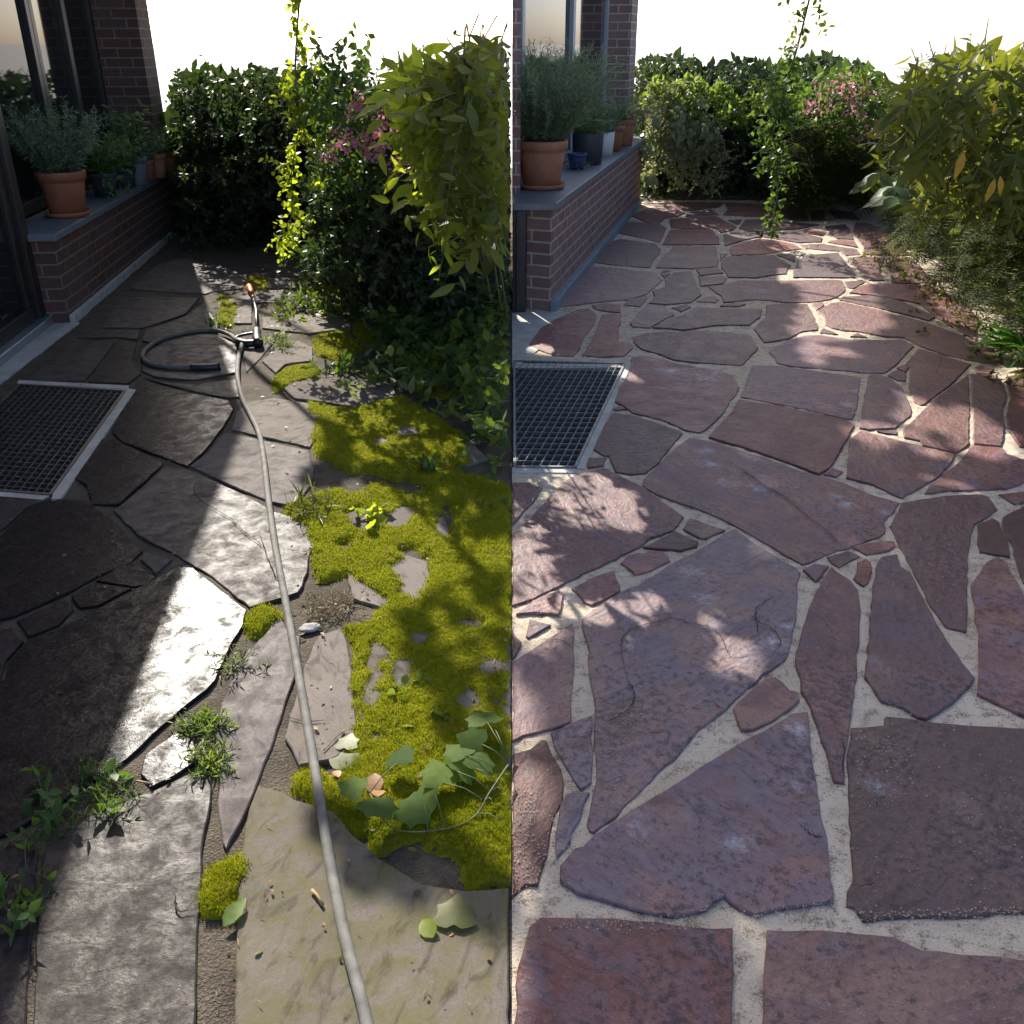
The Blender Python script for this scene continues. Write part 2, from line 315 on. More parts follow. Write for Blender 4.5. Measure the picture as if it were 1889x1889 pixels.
# ------------------------------------------------------------------ traced flagstones (pixel outlines of the photograph)
def P_(s): 
    v = [float(q) for q in s.replace(';', ' ').replace(',', ' ').split()]; return list(zip(v[0::2], v[1::2]))
CLEAN = [P_(q) for q in '''
1113,868 1058,883 1035,898 1003,932 965,974 940,990 940,1124 986,1110 1046,1080 1135,1036 1185,1012 1198,998 1243,984 1262,958 1219,928 1181,901 1135,879
940,895 976,894 1001,904 985,930 940,973
1272,961 1338,983 1302,998 1291,998 1259,981
1245,985 1288,1004 1285,1013 1257,1021 1185,1016
1143,1044 1158,1029 1177,1026 1185,1028 1202,1020 1223,1022 1234,1031 1235,1040 1200,1059 1173,1066 1162,1057
1054,1091 1096,1067 1132,1057 1140,1074 1145,1095 1092,1122 1079,1118 1069,1105
952,1139 982,1114 1029,1095 1040,1103 1035,1131 1029,1140 986,1137
978,1148 1017,1158 976,1184 970,1179
940,1176 962,1190 952,1215 940,1222
1355,979 1396,1011 1469,1053 1475,1061 1470,1081 1470,1117 1469,1147 1461,1188 1449,1222 1428,1240 1407,1251 1357,1296 1341,1314 1285,1356 1256,1393 1182,1465 1156,1494 1119,1526 1095,1543 1087,1539 1084,1526 1093,1478 1096,1446 1097,1399 1095,1346 1096,1306 1087,1253 1084,1220 1088,1209 1075,1173 1071,1146 1090,1133 1139,1099 1175,1084 1240,1044 1291,1017 1342,985
940,1226 1007,1186 1054,1154 1059,1167 1059,1207 1061,1224 1058,1256 1054,1306 1054,1338 1031,1347 997,1358 965,1366 940,1374
1015,1358 1055,1338 1092,1326 1093,1388 1091,1450 1071,1464 1034,1407 1021,1383
940,1396 978,1388 999,1370 1009,1371 1021,1393 1036,1425 1039,1452 1036,1486 1025,1512 1018,1544 1010,1584 994,1640 970,1640 949,1661 940,1665
1042,1470 1087,1468 1074,1494 1071,1518 1058,1544 1052,1563 1027,1592 1021,1572 1030,1510
1058,1571 1076,1568 1095,1547 1156,1507 1209,1476 1288,1423 1344,1390 1428,1341 1462,1323 1488,1319 1492,1346 1496,1396 1505,1452 1515,1515 1525,1552 1530,1592 1530,1632 1537,1642 1535,1671 1492,1679 1439,1687 1394,1700 1381,1695 1360,1684 1333,1664 1318,1672 1301,1687 1248,1699 1209,1695 1164,1685 1116,1669 1063,1656 1031,1632 1034,1605
975,1716 994,1697 1129,1699 1208,1707 1280,1715 1350,1718 1352,1800 1347,1980 945,1980 955,1790
1411,1722 1545,1724 1645,1733 1700,1760 1840,1772 1960,1780 1960,1990 1400,1990
1635,1327 1691,1332 1781,1343 1889,1349 1990,1352 1990,1690 1889,1694 1849,1691 1800,1699 1689,1700 1645,1698 1591,1705 1572,1682 1560,1679 1562,1652 1570,1626 1566,1560 1563,1499 1563,1438 1560,1402 1569,1348 1630,1344 1631,1329
1533,1051 1545,1061 1569,1075 1583,1093 1586,1117 1586,1178 1581,1212 1578,1274 1571,1327 1561,1388 1558,1452 1537,1449 1526,1409 1513,1372 1492,1309 1476,1280 1473,1258 1464,1222 1471,1194 1481,1160 1495,1117 1513,1079
1623,1033 1653,1028 1662,1051 1679,1063 1711,1126 1745,1187 1795,1258 1776,1285 1745,1311 1708,1333 1691,1331 1662,1314 1623,1299 1608,1275 1594,1255 1600,1187 1607,1102 1616,1046
1662,932 1694,926 1745,919 1808,916 1823,921 1839,944 1823,957 1798,973 1790,992 1785,1029 1784,1075 1785,1131 1781,1170 1745,1165 1716,1126 1681,1056 1657,1010 1641,975 1650,956
1828,961 1841,969 1859,1005 1862,1033 1837,1030 1806,1024 1801,997 1803,973
1847,958 1889,936 1940,925 1960,1110 1886,1080 1871,1036 1864,1005 1847,978
1818,1041 1837,1033 1854,1041 1879,1083 1889,1102 1960,1150 1960,1335 1889,1329 1842,1309 1801,1287 1804,1241 1803,1180 1796,1136 1789,1085
1842,917 1889,911 1930,908 1930,920 1871,936 1862,931
1271,812 1304,816 1393,843 1480,874 1510,881 1555,894 1605,915 1660,932 1642,956 1632,968 1631,987 1618,997 1561,1017 1521,1031 1481,1047 1469,1041 1360,978 1336,964 1283,942 1230,925 1194,908 1183,900 1186,889 1198,878 1220,856 1243,833 1262,817
1130,765 1169,771 1215,784 1260,802 1232,835 1215,858 1192,877 1165,880 1135,875 1123,845 1112,845 1094,833 1110,797
1165,661 1199,661 1228,667 1241,672 1330,688 1351,695 1364,718 1359,731 1347,744 1337,763 1315,786 1292,803 1266,798 1215,777 1165,765 1150,752 1133,744 1141,718 1158,697
1131,757 1141,752 1155,758 1135,761
1084,849 1119,849 1114,864 1084,867
1387,678 1436,678 1460,682 1587,699 1584,731 1580,758 1573,776 1560,776 1505,764 1460,754 1365,736 1376,710 1381,691
1362,741 1460,757 1480,762 1558,778 1576,790 1562,815 1533,867 1510,880 1480,869 1398,839 1307,811 1330,784 1349,763
1530,867 1555,875 1542,885 1518,880
1586,799 1605,803 1657,817 1710,831 1762,842 1755,858 1732,883 1710,897 1662,924 1605,897 1560,886 1565,840 1567,815
1602,696 1617,694 1642,701 1664,719 1680,756 1681,770 1651,794 1601,797 1585,794 1588,763 1596,724
1637,696 1651,687 1670,693 1671,707 1655,706
1653,682 1664,677 1677,681 1672,690
1693,647 1732,657 1791,676 1751,715 1705,749 1698,751 1685,744 1675,713 1678,681 1669,675
1786,694 1789,754 1786,808 1787,822 1778,831 1764,840 1701,826 1696,817 1667,812 1664,797 1687,776 1708,754 1753,717
1617,799 1653,797 1653,806 1630,803
1789,694 1828,696 1848,708 1856,731 1855,747 1848,754 1852,788 1851,808 1846,828 1796,823 1793,812 1795,790 1792,749
1798,681 1807,677 1828,683 1832,690 1823,694 1801,693
1853,700 1905,692 1935,700 1935,838 1880,828 1862,800 1855,770 1861,735
1793,825 1846,830 1860,842 1889,853 1950,862 1950,892 1889,894 1869,903 1823,909 1755,910 1705,915 1717,897 1742,876 1769,856 1785,833
1422,646 1453,631 1483,622 1511,621 1567,629 1629,630 1662,628 1686,642 1673,654 1657,673 1632,692 1601,692 1567,688 1460,679 1432,673 1430,665 1417,652
1523,602 1519,586 1506,576 1532,563 1549,560 1610,572 1675,589 1714,600 1772,621 1805,641 1848,649 1851,669 1844,678 1820,673 1783,667 1744,658 1696,641 1668,626 1627,623 1584,615 1556,613 1534,608
1514,613 1519,608 1547,620 1512,618
1568,624 1580,617 1600,625
1549,556 1554,550 1601,548 1645,554 1666,560 1725,587 1714,595 1675,584 1610,569 1562,559
1567,543 1582,532 1601,527 1653,527 1709,528 1731,537 1783,565 1805,591 1800,630 1783,621 1727,589 1696,563 1666,557 1619,549
1413,566 1436,564 1489,564 1500,583 1509,606 1508,612 1479,615 1453,629 1415,635 1409,635 1390,610 1396,602 1411,589 1413,578
1496,564 1517,561 1521,566 1506,576
1305,532 1337,527 1362,520 1436,520 1540,519 1553,520 1559,530 1560,539 1543,552 1511,559 1489,561 1453,561 1411,556 1383,556 1335,561 1331,549 1314,538
1168,625 1193,617 1233,614 1248,616 1309,613 1352,617 1386,623 1392,635 1399,646 1379,667 1369,678 1331,676 1275,671 1242,667 1218,657 1184,648 1168,635
1280,571 1331,572 1383,573 1405,574 1403,587 1383,603 1322,603 1288,608 1259,612 1237,609 1203,608 1233,589 1259,585
1193,564 1225,566 1233,578 1246,583 1210,601 1199,608 1168,606 1161,599 1170,589
1239,570 1267,565 1275,569 1256,578
1284,559 1297,551 1320,549 1326,555 1320,561
1328,568 1352,562 1375,564 1364,569
1226,519 1242,506 1275,504 1280,517 1289,539 1294,547 1280,558 1275,561 1229,565 1197,562 1208,551 1203,540 1229,532
1283,500 1299,497 1324,497 1335,506 1292,511
1288,513 1338,513 1340,517 1335,526 1292,531
1223,500 1237,500 1235,504 1219,505
1218,508 1237,507 1226,516
1088,495 1146,498 1172,503 1203,504 1215,511 1223,519 1207,533 1192,546 1159,556 1107,560 1070,565 1026,570 1035,552 1061,520 1077,503
1091,566 1115,562 1145,565 1144,579 1115,577 1099,573
1159,555 1194,548 1192,557 1181,568 1150,565
974,639 997,608 1025,591 1067,573 1086,572 1101,582 1097,599 1078,625 1071,646 1059,660 1025,660 993,648
1109,584 1145,580 1145,597 1141,612 1141,633 1162,635 1168,644 1152,660 1109,662 1073,659 1088,637 1101,610
1099,487 1113,465 1131,446 1146,443 1188,449 1210,452 1219,462 1216,471 1204,484 1200,496 1146,493
1134,431 1151,414 1160,412 1216,414 1229,423 1219,446 1216,449 1203,446 1188,442
1235,427 1251,425 1315,424 1319,435 1326,439 1327,453 1283,454 1222,454
1242,457 1321,457 1323,468 1322,471 1326,482 1324,494 1275,498 1210,496 1216,485 1229,471
1234,412 1235,406 1272,404 1289,402 1321,401 1359,421 1351,427 1329,431 1323,424 1238,423
1342,408 1369,407 1361,417
1162,399 1203,385 1251,387 1261,395 1251,401 1229,404 1219,412 1192,412
1185,377 1283,374 1334,376 1327,384 1299,387 1280,391 1257,388 1207,382
1264,396 1299,389 1313,388 1326,398 1292,400 1265,402
1337,376 1426,378 1480,383 1488,396 1493,409 1464,411 1448,404 1378,401 1333,398 1342,388
1374,407 1439,405 1432,408 1460,413 1489,414 1511,417 1478,423 1463,425 1410,428 1381,430 1362,423
1334,434 1351,431 1381,433 1410,431 1468,430 1517,442 1514,449 1473,450 1424,442 1402,439 1370,446 1342,455 1337,455
1479,427 1489,423 1514,422 1525,431 1517,436 1489,433
1521,420 1559,416 1568,425 1575,444 1543,442 1524,436 1529,430
1527,449 1546,444 1576,447 1582,458 1543,452
1475,454 1517,452 1559,459 1581,462 1587,472 1560,474 1548,466 1486,461
1562,478 1591,475 1632,478 1627,492 1621,503 1633,520 1602,520 1591,509
1630,492 1654,475 1683,481 1700,495 1720,525 1645,525 1640,503
1573,427 1578,412 1605,414 1642,430 1672,458 1594,460 1583,446
1592,462 1668,462 1680,473 1654,473 1592,473
1471,482 1489,473 1527,470 1546,468 1578,508 1577,515 1463,514 1462,503 1468,493
1330,487 1337,477 1350,475 1400,473 1427,473 1459,492 1452,500 1451,508 1424,510 1394,515 1343,514 1340,508 1331,497
1327,470 1342,470 1336,476 1329,484
1345,462 1348,456 1400,442 1423,444 1463,452 1479,461 1463,463 1406,471 1350,473
1433,473 1467,468 1466,485
1475,471 1486,470 1473,477
1557,522 1587,520 1594,524 1573,535 1563,533
1495,390 1521,388 1522,406 1535,409 1495,409
1528,387 1575,395 1587,408 1540,406
1467,378 1521,381 1495,385
2010,1355 2400,1370 2420,1660 2010,1680
1982,1120 2200,1125 2300,1335 2005,1330
1975,950 2150,935 2220,1090 1982,1095
1965,850 2080,850 2120,915 1965,915
1985,1790 2500,1720 2600,1980 1985,1985
1351,1314 1373,1290 1407,1257 1428,1255 1444,1264 1457,1280 1470,1282 1475,1297 1457,1314 1428,1334 1391,1353 1367,1352 1359,1335
1523,1032 1563,1020 1586,1031 1547,1053 1534,1044
1569,1014 1622,1002 1649,1004 1650,1013 1638,1021 1598,1030
1481,1057 1501,1046 1528,1050 1515,1069 1504,1079
1581,1042 1597,1036 1606,1042 1608,1058 1600,1081 1591,1086 1580,1079 1572,1073 1580,1061
'''.strip().splitlines()]
MOSSY = [(w_, P_(q)) for w_, q in [l.split('|') for l in '''
1|239,725 264,700 287,712 353,730 422,743 432,760 413,793 381,836 347,866 304,850 225,820 207,800
1|185,814 212,814 299,857 302,862 220,935 169,936 161,899 136,886 160,843
0.58|307,864 347,870 434,908 495,940 505,948 566,964 600,1005 574,1019 568,1061 553,1098 521,1108 461,1126 392,1070 310,1020 254,991 209,946 223,937
1|53,941 114,925 159,928 201,957 264,1021 241,1044 185,1066 138,1092 26,1142 -30,1152 -30,1002 0,994
.8|-30,918 0,919 104,923 53,938 0,985 -30,990
1|177,1076 225,1047 254,1043 288,1069 275,1082 249,1088
.62|268,1024 318,1039 289,1066 260,1039
1|131,1106 175,1080 217,1087 243,1092 185,1123 148,1128
1|30,1151 119,1109 139,1129 111,1158 53,1179
1|53,1186 106,1168 251,1093 331,1052 357,1054 397,1085 457,1132 450,1160 432,1190 400,1262 384,1280 336,1317 300,1350 238,1409 172,1452 106,1494 26,1542 -30,1558 -30,1272 8,1262 21,1219
.9|-30,1170 25,1166 45,1189 14,1224 4,1260 -30,1266
1|267,1401 331,1355 356,1363 370,1409 325,1440 283,1458 262,1435
0.6|283,1465 357,1429 391,1437 391,1488 380,1536 375,1581 370,1674 367,1737 361,1960 60,1960 70,1700 82,1582 119,1542 180,1502 262,1472
.9|-40,1595 40,1557 72,1577 62,1700 48,1960 -60,1960
.45|513,1139 534,1168 555,1179 555,1212 545,1252 518,1334 500,1390 490,1411 471,1470 445,1525 428,1558 421,1573 410,1562 402,1488 405,1422 398,1356 408,1303 424,1266 450,1217 490,1173
0|588,1179 629,1165 642,1194 650,1244 655,1300 660,1350 650,1390 612,1409 552,1419 538,1388 525,1369 533,1343 546,1290 562,1236 577,1199
-1|477,1457 524,1467 545,1483 593,1496 619,1504 650,1545 700,1590 780,1640 860,1652 938,1645 940,1990 430,1990 440,1640 452,1540 460,1500
0|454,746 506,738 552,745 590,752 585,800 572,829 481,809 428,797 436,766
.25|426,804 481,816 570,836 580,870 575,900 545,940 498,931 434,904 350,865 385,838 415,801
0|524,721 533,706 583,703 718,712 745,730 656,755 595,745 543,739
0|484,589 533,583 613,586 647,601 647,609 570,619 484,609
0|521,629 552,632 577,644 577,669 527,675 509,692 484,669 509,647
.1|472,561 533,561 570,541 527,538 472,538
.62|47,707 127,639 178,632 211,637 178,681 157,706 76,709
.8|163,709 183,685 218,639 254,633 244,669 261,693 239,711
.62|143,626 186,611 259,611 254,630 216,625 178,627
.62|188,608 223,553 279,550 368,553 343,582 264,609
.62|269,614 343,587 376,561 402,600 402,640 300,640 262,632
.6|270,650 320,627 390,614 438,640 438,690 360,705 290,699 262,689
.6|268,701 290,707 360,713 440,702 448,735 420,738 353,725 290,707
.2|240,535 290,490 340,478 420,495 460,518 380,545 290,540
.1|380,522 470,515 530,515 600,525 560,535 470,533 385,541
.1|402,560 465,545 465,600 411,600
.1|475,620 510,628 480,665 455,690 446,650
0.9|-60,1000 -60,1150 -480,1170 -420,1010
0.9|-60,1290 -60,1545 -600,1560 -560,1230
0.9|-95,1600 -85,1960 -700,1960 -640,1620
0|640,1060 720,1020 790,1040 800,1100 720,1130 650,1110
0|620,960 700,930 800,950 850,1000 760,1010 660,1000
0|590,770 700,775 850,800 900,850 800,890 640,865
0|690,1180 860,1150 945,1200 945,1420 800,1500 680,1450 660,1300'''.strip().splitlines()]]

def flagstones(name, polys, h0, mat_list, attrs, parent=None, thick=.03, jit=.0042, inset=.003):
    V = []; F3 = []; F4 = []; A = {k: [] for k in attrs[0]}; faces = []
    for pi, poly in enumerate(polys):
        q = [np.array(gp(x, y)[:2]) for x, y in poly]; n = len(q)
        a = sum(q[i][0]*q[(i+1) % n][1]-q[(i+1) % n][0]*q[i][1] for i in range(n))
        if a < 0: q = q[::-1]
        d = []
        for i in range(n):
            A0, B0 = q[i], q[(i+1) % n]; L = np.linalg.norm(B0-A0); m = max(1, int(L/.035)); nn = np.array([(B0-A0)[1], -(B0-A0)[0]])/(L+1e-9)
            for k in range(m):
                pt = A0+(B0-A0)*k/m
                o = (mnoise.noise(Vector((pt[0]*23, pt[1]*23, pi*.7)))*1.3+mnoise.noise(Vector((pt[0]*60, pt[1]*60, 3+pi)))*.7)*jit
                d.append(pt+nn*o-nn*.001)
        n = len(d); ins = []
        per = sum(np.linalg.norm(d[(i+1) % n]-d[i]) for i in range(n)); ia = min(inset, abs(a)*.5/per*.35)
        for i in range(n):
            t = d[(i+1) % n]-d[i-1]; nn = np.array([-t[1], t[0]])/(np.linalg.norm(t)+1e-9); ins.append(d[i]+nn*ia)
        h = h0+RS.uniform(-.0022, .0022); tx, ty = RS.uniform(-.002, .002, 2); c = sum(d)/n
        zz = lambda p: h+(p[0]-c[0])*tx+(p[1]-c[1])*ty
        k = len(V)
        V += [(p[0], p[1], -thick) for p in d]+[(p[0], p[1], zz(p)-.003) for p in d]+[(p[0], p[1], zz(p)) for p in ins]
        for r in (0, 1):
            faces += [(k+r*n+i, k+r*n+(i+1) % n, k+(r+1)*n+(i+1) % n, k+(r+1)*n+i) for i in range(n)]
        faces.append(tuple(range(k+2*n, k+3*n)))
        for kk in A: A[kk] += [attrs[pi][kk]]*(3*n)
    me = bpy.data.meshes.new(name); me.from_pydata(V, [], faces)
    for kk, v in A.items():
        t = me.attributes.new(kk, 'FLOAT', 'POINT'); t.data.foreach_set('value', np.array(v, np.float32))
    me.update()
    return link(name, me, parent, mat_list)

def sheet(name, poly_xy, step, zf, mat, kind='structure', hole=None):
    """gridded ground sheet clipped to a polygon"""
    xs = [p[0] for p in poly_xy]; ys = [p[1] for p in poly_xy]
    X = np.arange(min(xs), max(xs)+step*.5, step); Y = np.arange(min(ys), max(ys)+step*.5, step)
    gx, gy = np.meshgrid(X, Y); Z = zf(gx, gy); nx = len(X); ny = len(Y)
    idx = np.arange(nx*ny).reshape(ny, nx)
    F = np.stack([idx[:-1, :-1], idx[:-1, 1:], idx[1:, 1:], idx[1:, :-1]], -1).reshape(-1, 4)
    V = np.stack([gx.ravel(), gy.ravel(), Z.ravel()], 1)
    cx = V[F][:, :, 0].mean(1); cy = V[F][:, :, 1].mean(1); keep = inpoly(cx, cy, poly_xy)
    if hole is not None: keep &= ~inpoly(cx, cy, hole)
    F = F[keep]
    o = link(name, npmesh(name, V, [F], None, True), None, [mat]); o['kind'] = kind; return o
def fbm(X, Y, s, seed=0):
    """cheap value noise on arrays"""
    out = 0; a = 1.0
    for o in range(4):
        x = X*s+seed*17.3+o*5.1; y = Y*s+seed*9.7-o*3.3; xi = np.floor(x).astype(int); yi = np.floor(y).astype(int); fx = x-xi; fy = y-yi
        fx = fx*fx*(3-2*fx); fy = fy*fy*(3-2*fy)
        def hsh(i, j): return (np.sin(i*127.1+j*311.7+seed*74.7)*43758.5453) % 1.0
        out = out+a*((hsh(xi, yi)*(1-fx)+hsh(xi+1, yi)*fx)*(1-fy)+(hsh(xi, yi+1)*(1-fx)+hsh(xi+1, yi+1)*fx)*fy-.5); a *= .5; s *= 2
    return out

# ---- materials of the ground
def m_gravel():
    b = NB('pale gravel'); n1 = b.noise(.6, 5); n2 = b.noise(90, 2)
    c = b.mix(b.ramp(n1, .3, .7), (.50, .47, .42), (.62, .59, .54)); c = b.mix(b.ramp(n2, .4, .6, 0, .5), c, (.40, .37, .33))
    b.base(c); b.rough(.9); b.bump(n2, .5, .02); return b.m
def m_sand():
    b = NB('joint sand'); n1 = b.noise(2.2, 5); n2 = b.noise(170, 3, .75); n3 = b.noise(24, 5); n4 = b.noise(520, 2, .7)
    c = b.mix(b.ramp(n1, .35, .65), (.58, .47, .34), (.70, .60, .47))
    n5 = b.noise(4.5, 4); c = b.mix(b.ramp(n3, .50, .66, 0, .6), c, (.36, .27, .18)); c = b.mix(b.ramp(n5, .56, .70, 0, .6), c, (.30, .225, .14))
    sp = b.math('ADD', n2, b.math('MULTIPLY', b.math('SUBTRACT', n3, .5), .5))
    c = b.mix(b.ramp(sp, .55, .66, 0, .8), c, (.13, .10, .075)); c = b.mix(b.ramp(n4, .55, .7, 0, .45), c, (.25, .20, .15)); c = b.mix(b.ramp(n2, .30, .42, .6, 0), c, (.80, .73, .63))
    b.base(c); b.rough(.95); b.bump(b.math('ADD', n2, b.math('MULTIPLY', n3, 1.5)), .8, .006); return b.m
def m_soil():
    b = NB('garden soil'); n1 = b.noise(9, 6); n2 = b.noise(150, 3)
    c = b.mix(b.ramp(n1, .35, .65), (.045, .034, .024), (.10, .08, .055)); c = b.mix(b.ramp(n2, .55, .7, 0, .6), c, (.2, .16, .11))
    b.base(c); b.rough(.95); b.bump(b.math('ADD', n1, n2), .9, .01); return b.m
def spots(b, lst, vec):
    """irregular stains at given places: (x, y, radius)"""
    tot = None; d0 = b.noise(34, 6, .7); d1 = b.noise(7, 3)
    for x, y, r in lst:
        v = b.n('VectorMath', operation='DISTANCE'); b.l(vec, v.inputs[0]); v.inputs[1].default_value = (x, y, .012)
        q = b.math('ADD', b.math('DIVIDE', v.outputs['Value'], r*1.5), b.math('ADD', b.math('MULTIPLY', d0, 2.0), b.math('MULTIPLY', d1, .8)))
        f = b.ramp(q, 1.15, 2.05, 1, 0); tot = f if tot is None else b.math('MAXIMUM', tot, f)
    return tot
def m_clean():
    b = NB('porphyry slab'); a = b.attr('rnd'); h = b.attr('hue'); o = b.tc.outputs['Object']; sv = b.spin(a)
    n1 = b.noise(2.4, 6, .6, sv); n2 = b.noise(10, 8, .68, sv, .7); n3 = b.noise(1.0, 6, .62, b.spin(a, (9, 23, 9)), 1.2); n4 = b.noise(210, 3, .75); n5 = b.noise(5.0, 5, .6, b.spin(b.math('ADD', a, .37))); n6 = b.noise(52, 5, .7, sv)
    c = b.mix(b.ramp(n1, .33, .67), (.140, .056, .052), (.235, .106, .088))
    c = b.mix(b.ramp(b.math('ADD', n2, b.math('MULTIPLY', h, .26)), .52, .80, 0, .75), c, (.175, .150, .195))     # bluish faces, partly blue sky sheen painted into the stone
    c = b.mix(b.ramp(b.math('ADD', n5, b.math('MULTIPLY', a, .14)), .60, .74, 0, .6), c, (.29, .155, .105))       # ochre faces
    c = b.mix(b.ramp(n3, .52, .72, 0, .7), c, (.055, .034, .035))                                              # dark grain
    c = b.mix(b.ramp(n2, .26, .40, .7, 0), c, (.042, .028, .030))
    c = b.mix(b.ramp(b.math('ADD', n6, b.math('MULTIPLY', b.math('SUBTRACT', n1, .5), .5)), .53, .64, 0, .75), c, (.046, .028, .029)); c = b.mix(b.ramp(n6, .30, .42, .5, 0), c, (.36, .22, .18))
    c = b.mix(b.ramp(n4, .60, .72, 0, .6), c, (.46, .38, .32)); c = b.mix(b.ramp(n4, .30, .40, .65, 0), c, (.035, .024, .024))
    st = b.math('MULTIPLY', spots(b, STAINS, o), b.ramp(b.noise(38, 6, .75), .40, .60)); c = b.mix(b.math('MULTIPLY', st, .75), c, (.55, .57, .64))
    br = b.n('HueSaturation'); b.l(b.ramp(a, 0, 1, .54, 1.28), br.inputs['Value']); b.l(b.ramp(b.math('FRACT', b.math('MULTIPLY', a, 7.3)), 0, 1, .80, 1.16), br.inputs['Saturation']); b.l(b.ramp(b.math('FRACT', b.math('MULTIPLY', a, 13.7)), 0, 1, .486, .507), br.inputs['Hue']); b.l(c, br.inputs['Color']); b.base(br.outputs[0])
    b.rough(b.ramp(n2, .3, .7, .42, .68)); b.p.inputs['Specular IOR Level'].default_value = .4
    hgt = b.math('ADD', b.math('MULTIPLY', n3, 1.0), b.math('ADD', b.math('MULTIPLY', n2, 1.3), b.math('ADD', b.math('MULTIPLY', n6, .4), b.math('MULTIPLY', n4, .14))))
    b.bump(hgt, .6, .012); return b.m
def m_mossy():
    b = NB('unwashed slab'); a = b.attr('rnd'); wet_shade = b.attr('wet'); gr = b.attr('algae'); sv = b.spin(a)  # wetness, which also paints some slabs darker for shade
    n1 = b.noise(4, 6, .6, sv); n2 = b.noise(15, 7, .68, sv, .4); n4 = b.noise(230, 3, .75); n3 = b.noise(1.0, 5, .6, b.spin(a, (10, 22, 10)), 1.0); n5 = b.noise(75, 5, .7)
    dry = b.mix(b.ramp(n1, .3, .7), (.135, .112, .102), (.205, .178, .165)); dry = b.mix(b.ramp(n4, .52, .68, 0, .65), dry, (.085, .072, .066)); dry = b.mix(b.ramp(n5, .3, .42, .5, 0), dry, (.28, .25, .24))
    dry = b.mix(b.math('MULTIPLY', gr, b.ramp(n2, .38, .62, .15, .85)), dry, (.115, .105, .042))
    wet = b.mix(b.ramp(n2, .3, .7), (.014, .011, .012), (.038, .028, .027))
    c = b.mix(wet_shade, dry, wet); c = b.mix(b.ramp(n3, .52, .7, 0, .6), c, (.018, .015, .015)); c = b.mix(b.ramp(n4, .70, .78, 0, .3), c, (.35, .32, .29))
    br = b.n('HueSaturation'); b.l(b.ramp(a, 0, 1, .78, 1.22), br.inputs['Value']); b.l(c, br.inputs['Color']); b.base(br.outputs[0])
    wl = b.math('MULTIPLY', wet_shade, b.ramp(n2, .30, .62, .6, 1.0)); rr = b.math('ADD', b.math('MULTIPLY', wl, -.64), b.ramp(n5, .3, .7, .76, .92)); b.rough(rr)
    b.l(b.math('MULTIPLY', b.ramp(n5, .36, .60, .03, .19), b.ramp(n2, .38, .60, .25, 1.0)), b.p.inputs['Specular IOR Level'])
    hh = b.math('ADD', b.math('MULTIPLY', n5, .2), b.math('ADD', b.math('MULTIPLY', n3, .55), b.math('ADD', b.math('MULTIPLY', n2, .75), b.math('MULTIPLY', n4, .13))))
    b.bump(hh, .26, .010); return b.m
def g2(x, y): q = gp(x, y); return (q[0], q[1])
STAINS = [(*g2(x, y), r) for x, y, r in ((1466, 1458, .028), (1428, 1190, .05), (1450, 1160, .03), (1360, 1565, .05), (1620, 1455, .045), (1612, 1225, .03), (1400, 905, .05), (1300, 835, .05), (1310, 860, .06), (1340, 895, .05), (1560, 935, .045), (1540, 920, .04), (1270, 1060, .05), (1300, 1110, .05), (1470, 1350, .04), (1245, 475, .12), (1400, 540, .12), (1565, 750, .05), (1575, 725, .03), (1240, 690, .1), (1300, 700, .09), (1630, 950, .03), (1180, 1530, .05), (1320, 690, .06))]

# ---- ground, bedding
GR = m_gravel(); SAND = m_sand(); SOIL = m_soil()
gm = MB(); gm.box(-900, 900, -30, 1500, -.3, -.08); tag(gm.build('ground', GR), kind='structure')
def grow(q, d):
    c = sum(np.array(p) for p in q)/len(q); return [tuple(c+(np.array(p)-c)*(1+d/np.linalg.norm(np.array(p)-c))) for p in q]
G0, G1, G2 = gp(38, 714)[:2], gp(231, 726)[:2], gp(94, 918)[:2]; HOLE_L = [tuple(G0), tuple(G1), tuple(G2), tuple(G0+G2-G1)]
HOLE_R = [(-.01, 3.64), tuple(gp(1061, 867)[:2]), tuple(gp(1152, 675)[:2]), (-.01, 5.115)]
EDGE_R = [(0.0, .55), (2.9, .55), (3.6, 4), (4.6, 8), (4.8, 11.2), (0.0, 11.2)]
sheet('joint_sand', EDGE_R, .018, lambda X, Y: np.minimum(.0096, .0052+.004*fbm(X, Y, 7, 1)+.0052*fbm(X, Y, 42, 2)), SAND, hole=HOLE_R)
EDGE_L = [(0.0, .55), (-2.2, .55), (-3.4, 4), (-3.6, 10), (0.0, 10.6)]
sheet('soil_bed', EDGE_L, .04, lambda X, Y: .002+.008*fbm(X, Y, 6, 3)+.003*fbm(X, Y, 40, 4), SOIL, hole=HOLE_L)
sheet('earth', [(0.0, .5), (3.0, .5), (6.6, 9), (6.6, 14.5), (0.0, 14.5)], .05, lambda X, Y: -.012+0*X, SOIL, hole=grow(HOLE_R, .0))
sheet('earth', [(-.001, .5), (-2.4, .5), (-5.0, 6), (-5.0, 14.5), (-.001, 14.5)], .05, lambda X, Y: -.016+0*X, SOIL, hole=HOLE_L)

